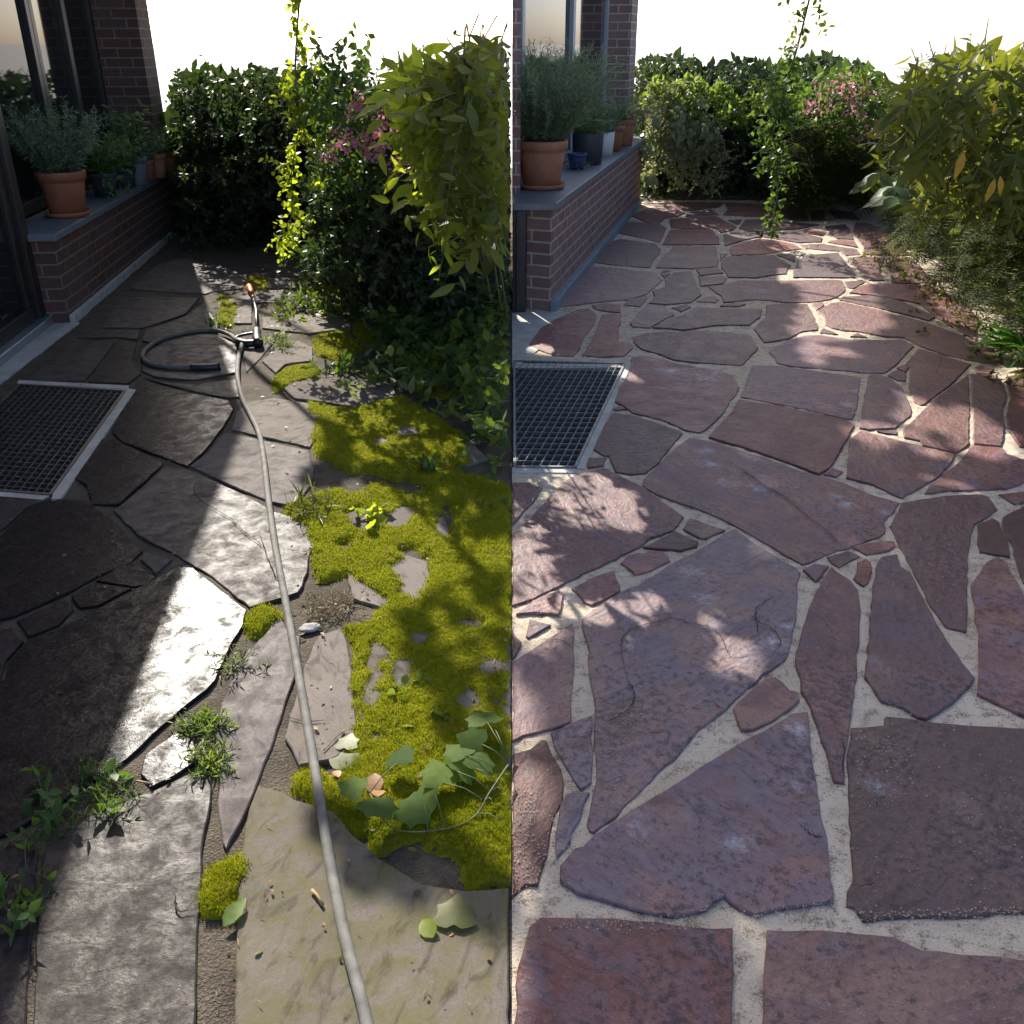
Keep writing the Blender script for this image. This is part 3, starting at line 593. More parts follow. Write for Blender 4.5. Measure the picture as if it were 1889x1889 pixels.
# paving of the clean half stops at the seam between the two gardens (x = 0)
def clipx(poly, lim, sgn):
    q = []
    for x, y in poly: q.append((max(x, lim) if sgn > 0 else min(x, lim), y))
    return q
ca = [dict(rnd=RS.rand(), hue=RS.rand()*.9-.35) for _ in CLEAN]
for i, v in {9: .75, 11: 1.0, 13: .95, 14: .85, 25: .35, 26: .3, 30: .4, 17: .0, 18: .1, 0: .1}.items(): ca[i]['hue'] = v
for i, v in {9: .7, 11: .7, 13: .7, 14: .6, 17: .14, 18: .45, 19: .3, 20: .3, 0: .45, 10: .85}.items(): ca[i]['rnd'] = v
M_CLEAN = m_clean()
tag(flagstones('flagstone_paving', [clipx(p, 945.5, 1) for p in CLEAN], .0132, [M_CLEAN], ca), kind='structure')
ma = [dict(rnd=RS.rand(), wet=max(0., float(w_)), algae=1.0 if float(w_) < 0 else (.25 if float(w_) == 0 else 0.)) for w_, _ in MOSSY]  # slabs shaded by the house wall get extra wet to darken them
ma[12].update(rnd=.0, wet=.7, algae=.4)
M_MOSSY = m_mossy()
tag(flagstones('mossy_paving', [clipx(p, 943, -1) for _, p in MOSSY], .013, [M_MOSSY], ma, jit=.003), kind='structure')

# ---- cracks in the slabs: thin dark grooves
CR = MB(); M_CR = plain('dark crack', (.012, .009, .008), .95, bump=0)
def crack(px, wd=.0017, z=.0168):
    pts = smooth_path([np.array(gp(x, y)) for x, y in px], 6); n = len(pts); vs = []
    for i, p in enumerate(pts):
        t = unit(pts[min(i+1, n-1)]-pts[max(i-1, 0)]); nn = np.array([-t[1], t[0], 0]); e = RS.uniform(.5, 1.2)*wd*min(1, 4*i/n+.15, 4*(n-1-i)/n+.15)
        p = p+nn*RS.randn()*.002; vs += [(*(p+nn*e)[:2], z), (*(p-nn*e)[:2], z)]
    CR.add(vs, [(2*i, 2*i+1, 2*i+3, 2*i+2) for i in range(n-1)])
for l in '''1155,1258 1148,1220 1147,1190 1160,1172 1190,1160 1215,1155 1240,1149 1270,1157 1285,1160 1310,1165 1330,1185 1340,1210 1352,1225
1452,1098 1425,1110 1400,1125 1393,1140 1398,1155 1420,1165 1436,1185 1438,1200 1420,1215
1004,1186 1025,1188 1042,1193 1058,1206
1155,1258 1165,1280 1168,1307 1140,1330 1100,1352
1168,1358 1200,1362 1230,1357
1290,1296 1318,1306 1335,1320
1380,1140 1395,1158 1396,1180
1340,855 1380,880 1415,905 1460,930 1480,945
1400,900 1440,920 1490,960 1530,990 1548,1012
1474,1527 1490,1545 1505,1553 1520,1552
1158,480 1154,476 1160,472 1195,470
1146,496 1154,493 1156,484 1158,478
1087,495 1146,497 1200,500
1134,432 1165,438 1190,442
1120,758 1160,770 1220,780
1290,770 1330,776 1370,760
1191,768 1220,772 1250,770 1256,770
1280,738 1312,742
1279,690 1281,708
1565,1644 1600,1642 1615,1640
1210,603 1230,590 1248,583
1232,606 1262,600 1280,605
1700,563 1722,550 1730,546
1725,588 1780,586
1720,650 1735,670 1722,700
1545,640 1520,650 1480,652
1800,1136 1815,1132 1830,1140
1550,1360 1555,1400 1548,1440'''.splitlines(): crack(P_(l), .0017 if len(l) > 30 else .0012)
for l in '''400,870 360,905 372,930 420,960 452,990 480,1010 496,1030
395,1186 365,1200 345,1212
96,1258 82,1290 86,1330 82,1370
480,990 500,1050 522,1090
560,780 480,770 440,780
524,1330 560,1340 610,1340
326,1655 330,1690 366,1690'''.splitlines(): crack(P_(l), .0018, .0185)
tag(CR.build('paving_cracks', M_CR), kind='structure')

# ---- loose grains of joint sand swept over the slabs
def grains(name, polys, n, z, mat, s0=.0015, s1=.004):
    V = []; 
    for poly, k in polys:
        for x, y in sample_poly(poly, int(n*k)):
            p = gp(x, y); s = RS.uniform(s0, s1); a = RS.rand()*6.28; c, d = math.cos(a)*s, math.sin(a)*s
            V += [(p[0]+c, p[1]+d, z), (p[0]-d, p[1]+c, z), (p[0]-c, p[1]-d, z), (p[0]+d, p[1]-c, z), (p[0], p[1], z+s*.9)]
    V = np.array(V); m = len(V)//5; F = np.array([(0, 1, 4), (1, 2, 4), (2, 3, 4), (3, 0, 4)])
    o = link(name, npmesh(name, V, [(F[None]+(np.arange(m)*5)[:, None, None]).reshape(-1, 3)]), None, [mat]); o['kind'] = 'stuff'
M_GRAIN = plain('sand grain', (.42, .35, .27), .9, .45, 400, 0)
grains('sand_grains', [(P_('1020,1560 1060,1565 1090,1660 1300,1690 1340,1650 1240,1660 1100,1630'), .2), (P_('945,1450 1040,1500 1020,1660 945,1680'), .12), (P_('1330,1640 1540,1600 1540,1690 1380,1710'), .15),
                      (P_('1120,1690 1340,1700 1300,1725 980,1725'), .07), (P_('1195,905 1345,975 1340,950 1210,895'), .08), (P_('950,1085 1110,1060 1040,1130 945,1150'), .07), (P_('1575,1690 1880,1680 1880,1715 1575,1715'), .12),
                      (P_('1575,1340 1700,1400 1650,1500 1580,1500'), .06), (P_('1600,1240 1650,1240 1690,1330 1640,1330'), .05), (P_('945,1000 1900,1000 1900,1700 945,1700'), .25), (P_('1095,1350 1190,1300 1130,1500'), .08)], 2300, .0135, M_GRAIN, .0009, .0028)
# ------------------------------------------------------------------ moss carpet on the unwashed slabs
MOSS = [P_(q) for q in '''
570,745 640,762 690,750 745,735 800,770 850,800 870,850 830,900 760,890 700,880 640,872 600,850 575,830 585,790
500,705 530,682 585,672 592,698 540,712 505,730
575,627 640,610 662,640 640,675 590,662
520,945 570,920 610,905 680,900 760,905 850,880 942,900 942,1640 880,1640 855,1600 820,1590 790,1560 750,1565 700,1580 672,1556 640,1520 612,1492 640,1450 620,1418 645,1390 655,1350 640,1300 648,1260 672,1240 655,1190 640,1140 690,1110 640,1080 585,1080 572,1050 580,1010 560,975
540,520 600,512 645,540 560,538
455,512 500,516 490,540 450,536
405,545 440,565 430,610 410,605
398,1588 425,1580 452,1540 470,1560 445,1640 460,1690 430,1710 402,1690 385,1740 380,1640
540,1425 600,1440 625,1490 590,1500 555,1475
460,1128 508,1125 512,1150 470,1185 455,1165
650,590 690,610 700,640 670,650
720,640 800,650 860,720 800,740 740,700'''.strip().splitlines()]
BARE = [(762, 1062, 34, 62), (700, 968, 55, 16), (668, 962, 26, 24), (640, 1010, 22, 10), (745, 950, 22, 14), (665, 1120, 40, 40), (690, 1250, 14, 60), (650, 905, 30, 14), (760, 905, 45, 10), (820, 960, 18, 40), (640, 1075, 40, 10), (740, 1255, 14, 24), (755, 800, 24, 9), (700, 820, 16, 8), (865, 1150, 25, 12), (780, 1180, 14, 18), (690, 1370, 16, 10), (860, 1300, 18, 20), (905, 1240, 14, 20)]
def moss_density(X, Y):
    px, py = topx(np.stack([X, Y, np.zeros_like(X)], -1)); d = np.zeros(X.shape)
    for poly in MOSS: d = np.maximum(d, inpoly(px, py, poly)*1.0)
    for x, y, rx, ry in BARE: d = np.where(((px-x)/rx)**2+((py-y)/ry)**2+.9*fbm(X, Y, 30, 8) < .8, 0, d)
    return d
def blur(a, n):
    for _ in range(n): a = (a+np.roll(a, 1, 0)+np.roll(a, -1, 0)+np.roll(a, 1, 1)+np.roll(a, -1, 1))/5
    return a
st = .011; X = np.arange(-2.4, -.002, st); Y = np.arange(1.25, 7.3, st); gx, gy = np.meshgrid(X, Y)
wx = gx+.03*fbm(gx, gy, 18, 21); wy = gy+.05*fbm(gx, gy, 18, 22)
den = blur(moss_density(wx, wy), 5)
den = den-.42+.42*fbm(gx, gy, 11, 5)+.34*fbm(gx, gy, 42, 6)
hm = np.clip(den*2.2, 0, 1)**.6
Z = .001+hm*(.0175+.007*(.5+fbm(gx, gy, 12, 7))+.006*fbm(gx, gy, 70, 9))
nx, ny = len(X), len(Y); idx = np.arange(nx*ny).reshape(ny, nx)
Fq = np.stack([idx[:-1, :-1], idx[:-1, 1:], idx[1:, 1:], idx[1:, :-1]], -1).reshape(-1, 4)
ok = hm.ravel()[Fq].max(1) > .02; MV = np.stack([gx.ravel(), gy.ravel(), Z.ravel()], 1); Fq = Fq[ok]
def m_moss():
    b = NB('moss'); a = b.attr('rnd'); n1 = b.noise(9, 5); n2 = b.noise(160, 3)
    c = b.mix(b.ramp(n1, .35, .65), (.245, .27, .006), (.42, .40, .016)); c = b.mix(b.ramp(n2, .35, .65, .6, 0), c, (.095, .11, .006))
    c = b.mix(b.ramp(a, 0, 1, 0, .45), c, (.26, .235, .03)); n3 = b.noise(22, 5, .65); c = b.mix(b.ramp(n3, .56, .70, 0, .75), c, (.21, .145, .06)); c = b.mix(b.ramp(n3, .30, .44, .8, 0), c, (.11, .16, .012)); b.base(c); b.rough(.9); b.p.inputs['Specular IOR Level'].default_value = .15
    tr = b.n('BsdfTranslucent'); tr.inputs[0].default_value = (.42, .45, .012, 1); mx = b.n('MixShader'); mx.inputs[0].default_value = .3
    b.l(b.p.outputs[0], mx.inputs[1]); b.l(tr.outputs[0], mx.inputs[2]); b.l(mx.outputs[0], b.out.inputs[0]); b.bump(n2, .6, .008); return b.m
M_MOSS = m_moss()
# tiny upright moss stems over the carpet
cand = np.where(hm.ravel() > .05)[0]; ycam = MV[cand, 1]; wgt = np.clip(3.0/ycam, .3, 2.5)**2*(.3+hm.ravel()[cand]); wgt /= wgt.sum()
pk = RS.choice(cand, 170000, p=wgt); bp = MV[pk]+np.c_[RS.uniform(-st, st, (len(pk), 2)), np.zeros(len(pk))]
bp = bp[bp[:, 0] < -.006]; n = len(bp); an = RS.rand(n)*6.283; hh = RS.uniform(.003, .0085, n)*(1+.9*(RS.rand(n) > .95)); ww = RS.uniform(.0007, .0018, n)*np.clip(bp[:, 1]/2.2, .8, 2)
lean = RS.randn(n, 2)*.0045
b0 = bp+np.c_[np.cos(an)*ww, np.sin(an)*ww, -.002*np.ones(n)]; b1 = bp-np.c_[np.cos(an)*ww, np.sin(an)*ww, .002*np.ones(n)]; b2 = bp+np.c_[lean, hh]
BV = np.stack([b0, b1, b2], 1).reshape(-1, 3); k0 = len(MV)
me = npmesh('moss', np.concatenate([MV, BV]), [np.arange(3*n).reshape(-1, 3)+k0, Fq], {'rnd': np.concatenate([np.full(k0, .15), np.repeat(RS.rand(n), 3)])}, True)
tag(link('moss', me, None, [M_MOSS]), kind='stuff')

# ------------------------------------------------------------------ materials of the houses
def m_brick(name, c1, c2, mortar):
    b = NB(name); s = b.n('SeparateXYZ'); b.l(b.tc.outputs['Object'], s.inputs[0]); cb = b.n('CombineXYZ')
    b.l(b.math('ADD', s.outputs[0], s.outputs[1]), cb.inputs[0]); b.l(s.outputs[2], cb.inputs[1])
    q = b.n('TexBrick'); q.inputs['Scale'].default_value = 1; q.inputs['Brick Width'].default_value = .225; q.inputs['Row Height'].default_value = .0745
    q.inputs['Mortar Size'].default_value = .0062; q.inputs['Mortar Smooth'].default_value = .15; q.inputs['Bias'].default_value = 0
    b.l(cb.outputs[0], q.inputs['Vector'])
    for i, c in enumerate((c1, c2, mortar)): q.inputs[i+1].default_value = (*c, 1)
    n1 = b.noise(14, 6, .65); n2 = b.noise(120, 3); n0 = b.noise(3.2, 4); c = b.mix(b.ramp(n1, .3, .75, 0, .45), b.mix(b.ramp(n0, .45, .7, 0, .5), q.outputs[0], tuple(x*.75+.06 for x in c1)), tuple(x*.5 for x in c1)); c = b.mix(b.ramp(n2, .6, .75, 0, .3), c, (.4, .34, .28))
    b.base(c); b.rough(.88); b.bump(b.math('ADD', b.math('MULTIPLY', q.outputs['Fac'], -1.0), b.math('MULTIPLY', n2, .35)), .8, .008); return b.m
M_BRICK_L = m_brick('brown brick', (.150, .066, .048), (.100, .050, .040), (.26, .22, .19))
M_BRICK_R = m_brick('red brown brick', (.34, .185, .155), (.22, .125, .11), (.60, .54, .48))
M_SILL = plain('grey slate sill', (.17, .19, .21), .45, .18, 14, .15)
M_FRAME = plain('dark window frame', (.022, .017, .015), .4, .3, 10, .1)
M_METAL = plain('aluminium strip', (.42, .46, .5), .35, .12, 20, .05, .8)
M_CONC = plain('pale concrete', (.46, .44, .40), .85, .2, 12, .35)
M_STRIP = plain('blue grey base strip', (.20, .235, .27), .6, .25, 18, .3)
M_ROOF = plain('roof edge', (.10, .085, .075), .7, .2, 8, .2)
M_PLASTER = plain('cream reveal', (.62, .56, .47), .85, .1, 12, .2)
def m_glass():
    b = NB('dark window glass'); b.base((.012, .015, .015)); b.rough(.04); b.p.inputs['Specular IOR Level'].default_value = .35; return b.m
M_GLASS = m_glass()

# ------------------------------------------------------------------ the house on the left (its own axes: y along the wall, x out of it)
HL = thing('brick_house', 'brown brick house in deep shade with glass door and window ledge, beside mossy paving', 'house', (-2.81, 5.95, 0), R_(6.2))
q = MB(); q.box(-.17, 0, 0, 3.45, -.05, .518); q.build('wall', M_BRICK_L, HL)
q = MB(); q.box(-.34, .035, -.05, 3.47, .52, .562); q.build('window_sill', M_SILL, HL, bevel=.004)
q = MB(); q.prism([(.0, -.01), (.035, -.01), (.022, 3.45), (.0, 3.45)], -.02, .055); q.build('base_strip', M_CONC, HL, bevel=.004)
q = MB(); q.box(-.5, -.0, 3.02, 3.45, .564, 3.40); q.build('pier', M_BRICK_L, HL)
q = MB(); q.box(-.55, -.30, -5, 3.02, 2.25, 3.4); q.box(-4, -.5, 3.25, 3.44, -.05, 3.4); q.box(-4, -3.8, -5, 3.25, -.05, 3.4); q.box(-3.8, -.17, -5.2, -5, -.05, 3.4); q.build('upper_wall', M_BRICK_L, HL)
q = MB(); q.box(-4.2, 0.0, -5.3, 3.47, 3.402, 3.63); q.build('roof', M_ROOF, HL, bevel=.01)
def window(parent, y0, y1, x, z0, z1, bars=()):
    f = MB(); wd = .07
    f.box(x, x+.06, y0, y0+wd, z0, z1); f.box(x, x+.06, y1-wd, y1, z0, z1)
    f.box(x, x+.06, y0+wd, y1-wd, z0, z0+wd); f.box(x, x+.06, y0+wd, y1-wd, z1-wd, z1)
    for c in bars: f.box(x-.004, x+.064, c-.045, c+.045, z0+wd, z1-wd)
    o = f.build('window', M_FRAME, parent, bevel=.004)
    g_ = MB(); ed = [y0+wd]+[c for c in bars]+[y1-wd]
    g_.box(x+.02, x+.028, y0+wd-.005, y1-wd+.005, z0+wd-.005, z1-wd+.005); g_.build('pane', M_GLASS, o)
window(HL, .02, 1.5, -.42, .566, 2.25, ())
window(HL, 1.5, 3.02, -.418, .566, 2.25, (2.25,))
# glass door beside the parapet
d = MB(); d.box(-.24, -.13, -.115, -.015, .02, 2.25); d.box(-.24, -.13, -2.4, -2.3, .02, 2.25); d.box(-.24, -.13, -2.3, -.115, 2.15, 2.25); d.box(-.235, -.15, -2.3, -.115, .07, .15); d.box(-.22, -.16, -.20, -.115, .15, 2.15); d.box(-.22, -.16, -1.25, -1.13, .15, 2.15)
D = d.build('door', M_FRAME, HL, bevel=.004)
d = MB(); d.box(-.195, -.187, -2.3, -.19, .145, 2.155); d.build('pane', M_GLASS, D)
d = MB(); d.box(-.24, -.09, -2.4, -.02, -.02, .066); d.build('threshold', M_METAL, D, bevel=.006)
d = MB(); d.box(-.17, -.005, -.012, -.0005, -.02, .52); d.build('wall_end', M_BRICK_L, HL)
d = MB(); d.prism([(-.30, -2.6), (-.06, -2.6), (.06, -.02), (-.30, -.02)], -.04, .012); tag(d.build('door_step', M_CONC, HL))

# ------------------------------------------------------------------ the house on the right half
A_R = R_(-13.9); HR = thing('brick_house', 'red brick house with pale mortar and grey ledge beside the clean purple paving', 'house', (.251, 6.247, 0), A_R)
def wloc(x, y):   # place -> own axes of the right house
    dx, dy = x-.251, y-6.247; c, s = math.cos(-A_R), math.sin(-A_R); return (dx*c-dy*s, dx*s+dy*c)
SEAM = .006
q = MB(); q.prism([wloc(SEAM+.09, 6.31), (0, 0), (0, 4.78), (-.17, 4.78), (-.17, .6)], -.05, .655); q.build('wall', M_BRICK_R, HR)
q = MB(); q.prism([wloc(SEAM, 6.19), (-.012+.05, -.045), (.04, 4.82), (-.34, 4.82), (-.34, .48), wloc(SEAM, 6.60)], .657, .70); q.build('window_sill', M_SILL, HR, bevel=.004)
q = MB(); q.prism([(.0, -.012), (.05, -.012), (.03, 4.78), (.0, 4.78)], -.02, .075); q.build('base_strip', M_STRIP, HR, bevel=.006)
q = MB(); q.box(-.42, -.12, 4.30, 4.78, .702, 2.05); q.build('pier', M_BRICK_R, HR)
q = MB(); q.prism([wloc(.002, 6.62), wloc(.055, 6.62), wloc(.055, 10.8), wloc(.002, 10.8)], -.05, 2.05); q.prism([wloc(.06, 10.70), wloc(1.0, 10.70), wloc(.95, 10.8), wloc(.06, 10.8)], -.05, 2.05); q.build('upper_wall', M_BRICK_R, HR)
q = MB(); q.prism([wloc(SEAM, 6.24), wloc(SEAM+.02, 6.26), (-.36, .62), (-.36, 4.80), wloc(SEAM, 10.95)], 2.052, 2.13); q.build('roof', M_ROOF, HR, bevel=.008)
def frame_right():
    f = MB(); x = -.40
    f.box(x, x+.06, .62, .70, .702, 2.05); f.box(x, x+.06, 4.22, 4.298, .702, 2.05); f.box(x, x+.06, .70, 4.22, .702, .78); f.box(x, x+.06, .70, 4.22, 1.98, 2.05); f.box(x-.003, x+.063, 2.4, 2.5, .78, 1.98)
    o = f.build('window', plain('pale window frame', (.35, .36, .37), .5, .1), HR, bevel=.004)
    g_ = MB(); g_.box(x+.02, x+.028, .695, 4.225, .775, 1.985); g_.build('pane', M_GLASS, o)
frame_right()
q = MB(); q.prism([wloc(SEAM, 6.20), wloc(SEAM+.085, 6.215), wloc(SEAM+.085, 6.30), wloc(SEAM, 6.31)], -.02, .654)
q.prism([wloc(SEAM+.02, 6.185), wloc(SEAM+.04, 6.188), wloc(SEAM+.04, 6.22), wloc(SEAM+.02, 6.22)], -.02, .654); q.build('door_frame', M_FRAME, HR, bevel=.004)
q = MB(); q.prism([(.0, 5.0), (.69, 5.0), (.70, 5.06), (.06, 5.075), (.42, 6.14), (.22, 6.22), (.0, 6.18)], -.03, .0105)
q.prism([(.0035, 5.18), (.03, 5.19), (.10, 5.72), (.26, 6.12), (.20, 6.18), (.0035, 6.16)], -.03, .0115)
tag(q.build('concrete_apron', M_CONC), kind='structure')

# ------------------------------------------------------------------ steel gratings over the light wells
M_GALV = plain('galvanised steel', (.17, .175, .18), .55, .3, 30, .1, .35)
M_GALV_D = plain('dirty steel bars', (.13, .12, .115), .5, .3, 30, .1, .6)
M_DARK = plain('dark shaft', (.012, .011, .010), .95, bump=0)
def grating(label, o, u, v, nu, nv, bars, rim, clip=False, dark=True):
    """o: corner, u and v: edge vectors on the ground"""
    G = thing('metal_grating', label, 'grating', (*o, 0)); u = np.array(u); v = np.array(v)
    P = lambda a, b: tuple(u*a+v*b)
    def bar(b, p0, p1, wd, z0, z1):
        p0 = np.array(p0); p1 = np.array(p1); t = unit(p1-p0); nn = np.array([-t[1], t[0]])*wd/2
        b.prism([tuple(p0+nn), tuple(p0-nn), tuple(p1-nn), tuple(p1+nn)], z0, z1)
    b = MB()
    for i in range(1, nu): bar(b, P(i/nu, .012), P(i/nu, .988), .0032, -.012, .0145)
    for j in range(1, nv): bar(b, P(.012, j/nv), P(.988, j/nv), .005, -.0085, .0125)
    b.build('bars', bars, G)
    b = MB()
    for p0, p1 in (((0, 0), (1, 0)), ((1, 0), (1, 1)), ((1, 1), (0, 1)), ((0, 1), (0, 0))): bar(b, P(*p0), P(*p1), .012, -.011, .0175 if p0[0]+p0[1] != 1 else .0172)
    b.build('frame', bars, G)
    b = MB(); b.prism([P(-.06, -.06), P(1.06, -.06), P(1.06, 1.06), P(-.06, 1.06)], -.079, -.070); b.build('shaft_dark', M_DARK, G)  # near-black sheet painting the darkness of a deep shaft
    return G
a_, b_c, c_ = gp(38, 714)[:2], gp(231, 726)[:2], gp(94, 918)[:2]
grating('near black steel grating with pale concrete rim in the shaded mossy patio', c_-(b_c-a_), b_c-a_, b_c-c_, 17, 26, M_GALV_D, M_CONC)
q = MB()
def strip(q, p0, p1, w_, z, out):
    p0 = np.array(p0); p1 = np.array(p1); t = unit(p1-p0); nn = np.array([-t[1], t[0]]); nn = nn*(1 if np.dot(nn, out) > 0 else -1)
    q.prism([tuple(p0-nn*.004), tuple(p1-nn*.004), tuple(p1+nn*w_), tuple(p0+nn*w_)], -.05, z)
strip(q, HOLE_L[3], HOLE_L[2]+(G2-HOLE_L[3])*.0, .045, .0125, (0, -1)); strip(q, HOLE_L[2], HOLE_L[1], .035, .0120, (1, 0)); strip(q, HOLE_L[1], HOLE_L[0], .035, .0115, (0, 1))
strip(q, (.004, 3.64), HOLE_R[1], .05, .0105, (0, -1)); strip(q, HOLE_R[1], HOLE_R[2], .04, .0100, (1, 0)); strip(q, HOLE_R[2], (.004, 5.115), .04, .0095, (0, 1))
e = [gp(238, 722)[:2], gp(252, 724)[:2], gp(113, 926)[:2], gp(96, 926)[:2]]; q.prism([tuple(p) for p in e], -.03, .0155)
e = [gp(36, 706)[:2], gp(238, 716)[:2], gp(238, 722)[:2], gp(33, 712)[:2]]; q.prism([tuple(p) for p in e], -.03, .0150); tag(q.build('concrete_rim', M_CONC), kind='structure')
o_ = np.array([.012, 3.64]); x1 = gp(1061, 867)[:2]; x2 = gp(1152, 675)[:2]
# the right grating is cut by the neighbouring plot: a trapezium
def grating_right():
    G = thing('metal_grating', 'grey galvanised steel grating set in sandy joints of the clean purple paving', 'grating', (0, 0, 0))
    L0, L1 = np.array([.012, 3.64]), np.array([.012, 5.115]); R0, R1 = x1, x2; b = MB()
    u = unit(R1-R0); nvec = np.array([u[1], -u[0]]); n = 0
    def seg(p, q, wd, z0, z1):
        t = unit(q-p); m = np.array([-t[1], t[0]])*wd/2; b.prism([tuple(p+m), tuple(p-m), tuple(q-m), tuple(q+m)], z0, z1)
    k = 0
    while True:      # bars parallel to the right edge, clipped by the seam and by the two ends
        k += 1; off = -nvec*.0365*k; p = R0+off; d_ = u; Ts = []
        def tx(A, B):
            M = np.array([[d_[0], -(B-A)[0]], [d_[1], -(B-A)[1]]])
            if abs(np.linalg.det(M)) < 1e-9: return None
            t, s = np.linalg.solve(M, A-p); return t if -1e-6 <= s <= 1+1e-6 else None
        Ts = [t for t in (tx(L0, R0), tx(R0, R1), tx(R1, L1), tx(L1, L0)) if t is not None]
        if len(Ts) < 2 or k > 60: break
        seg(p+d_*min(Ts), p+d_*max(Ts), .0032, -.012, .0145)
    for j in range(1, 22):
        t = j/22; seg(L0*(1-t)+L1*t, R0*(1-t)+R1*t, .0034, -.0085, .0125)
    b.build('bars', M_GALV, G); b = MB()
    for p, q_ in ((L0, R0), (R0, R1), (R1, L1), (L1, L0)): seg(p, q_, .012, -.011, .0174)
    b.build('frame', M_GALV, G)
    b = MB(); b.prism([(.004, 3.60), tuple(R0+[.05, -.04]), tuple(R1+[.05, .05]), (.004, 5.16)], -.079, -.070); b.build('shaft_dark', plain('shaft shade', (.022, .020, .018), .95), G)  # dark colour stands for the shade down the shaft
grating_right()

# ------------------------------------------------------------------ pots with plants on the two ledges
M_TERRA = plain('terracotta', (.34, .125, .062), .75, .22, 9, .25)
M_TERRA2 = plain('pale terracotta', (.42, .19, .11), .8, .2, 9, .25)
M_ANTH = plain('anthracite pot', (.05, .055, .065), .55, .2, 10, .1)
M_GREYP = plain('grey pot', (.20, .23, .25), .6, .15, 10, .1)
M_WHITE = plain('white pot', (.72, .72, .70), .45, .06, 10, .05)
M_BLUE = plain('blue pot', (.05, .07, .17), .5, .15, 10, .05)
M_PSOIL = plain('potting soil', (.05, .037, .028), .95, .3, 60, .5)
M_TWIG = plain('woody twig', (.16, .12, .08), .85, .3, 60, .2)
M_GTWIG = plain('green twig', (.11, .13, .05), .7, .3, 60, .1)
L_HERB = leaf_mat('grey green herb leaf', (.11, .17, .11), (.25, .33, .23), (.22, .33, .14), .28)
L_HERB2 = leaf_mat('fresh green herb leaf', (.075, .15, .05), (.17, .28, .09), (.26, .42, .08), .32)
L_ROSE = leaf_mat('rosemary leaf', (.14, .22, .11), (.33, .42, .25), (.32, .46, .18), .35)
L_SPID = leaf_mat('pale striped leaf', (.30, .36, .15), (.62, .62, .40), (.5, .55, .25), .35)
def pot(label, loc, r, h, mp, group=None, saucer=False, taper=.74, rim=True, cat='potted plant', segs=36):
    T = thing('potted_plant', label, cat, loc, RS.rand()*6, group); z0 = .012 if saucer else 0
    rb = r*taper; b = MB()
    pr = [(0, z0), (rb, z0), (rb+(r-rb)*.7, z0+h*.72)]
    pr += [(r*.955, z0+h*.80), (r*1.03, z0+h*.805), (r*1.05, z0+h*.97), (r*1.035, z0+h), (r*.93, z0+h), (r*.90, z0+h*.86)] if rim else [(r, z0+h*.98), (r*.99, z0+h), (r*.93, z0+h), (r*.9, z0+h*.86)]
    b.lathe(pr, segs); b.build('pot', mp, T, True).data.polygons.foreach_set('use_smooth', [True]*len(b.f))
    b = MB(); b.lathe([(0, z0+h*.885), (r*.5, z0+h*.895), (r*.905, z0+h*.875)], 20); b.build('soil', M_PSOIL, T, True)
    if saucer:
        b = MB(); b.lathe([(0, .001), (rb*1.18, .001), (rb*1.36, .03), (rb*1.33, .034), (rb*1.16, .0105), (0, .0105)], segs); b.build('saucer', mp, T, True)
    return T, z0+h*.88
def bush(T, z, n, rad, hgt, kind, size, nl, mats, stem_m, r0=.05, droop=.25, spread=1.0, name='foliage', r=.002, world_clip=None, **kw):
    fo = Fol()
    for i in range(n):
        a = RS.rand()*6.283; e = RS.rand()**.6*spread; p = np.array([math.cos(a), math.sin(a), 0])*r0*RS.rand()**.5+[0, 0, z-.01]
        d = unit(np.array([math.cos(a)*e*rad/hgt, math.sin(a)*e*rad/hgt, 1])); L = math.hypot(rad*e, hgt)*RS.uniform(.6, 1.0)
        fo.shoot(p, d, L, nl, kind, size, droop*RS.uniform(.2, 1.6), r=r, **kw)
    keep = None
    if world_clip:
        ox, oy, rz = T.location.x, T.location.y, T.rotation_euler.z; c, s = math.cos(rz), math.sin(rz)
        keep = lambda W: ((ox+W[:, :, 0]*c-W[:, :, 1]*s).min(1) > world_clip) & (W[:, :, 2].min(1) > -.2)
    fo.build(name, mats, T, 'stems', stem_m, keep=keep); return fo
ZL, ZR = .563, .701
def onL(px, py, lx=-.15):      # point of the left ledge under the pixel (px, py)
    return gp(px, py, ZL)
GL = 'potted plants on the shaded left ledge'; GRP = 'potted plants on the sunny right ledge'
p = gp(127, 398, ZL); T, z = pot('large terracotta pot with silvery bushy herb, nearest the shaded glass door', p, .15, .275, M_TERRA, GL, True)
bush(T, z, 150, .30, .46, 'lance', .042, 22, [L_HERB], M_GTWIG, .09, .3, whorl=2)
p = gp(196, 362, ZL); T, z = pot('dark pot with trailing green herb spilling over the shaded ledge', p, .10, .17, M_ANTH, GL)
bush(T, z, 95, .22, .36, 'lance2', .042, 18, [L_HERB2], M_GTWIG, .06, .6, whorl=2)
fo = Fol()
for i in range(26): fo.shoot(np.array([RS.uniform(-.08, .08), RS.uniform(-.08, .08), z]), np.array([RS.randn()*.6, RS.randn()*.6, .35]), RS.uniform(.2, .36), 16, 'round', .03, 2.4, r=.002)
fo.build('trailing_shoots', [L_HERB2], T, 'trailing_stems', M_GTWIG, keep=lambda W: W[:, :, 2].min(1) > .002)
p = gp(231, 346, ZL); T, z = pot('small black pot with low leafy growth, third from the glass door on the shaded ledge', p, .10, .15, M_ANTH, GL)
bush(T, z, 50, .15, .22, 'lance2', .04, 16, [L_HERB2], M_GTWIG, .05, .5)
p = gp(253, 340, ZL); T, z = pot('tall grey pot holding an upright plant with fanned leaves on the shaded ledge', p, .105, .215, M_GREYP, GL, taper=.8)
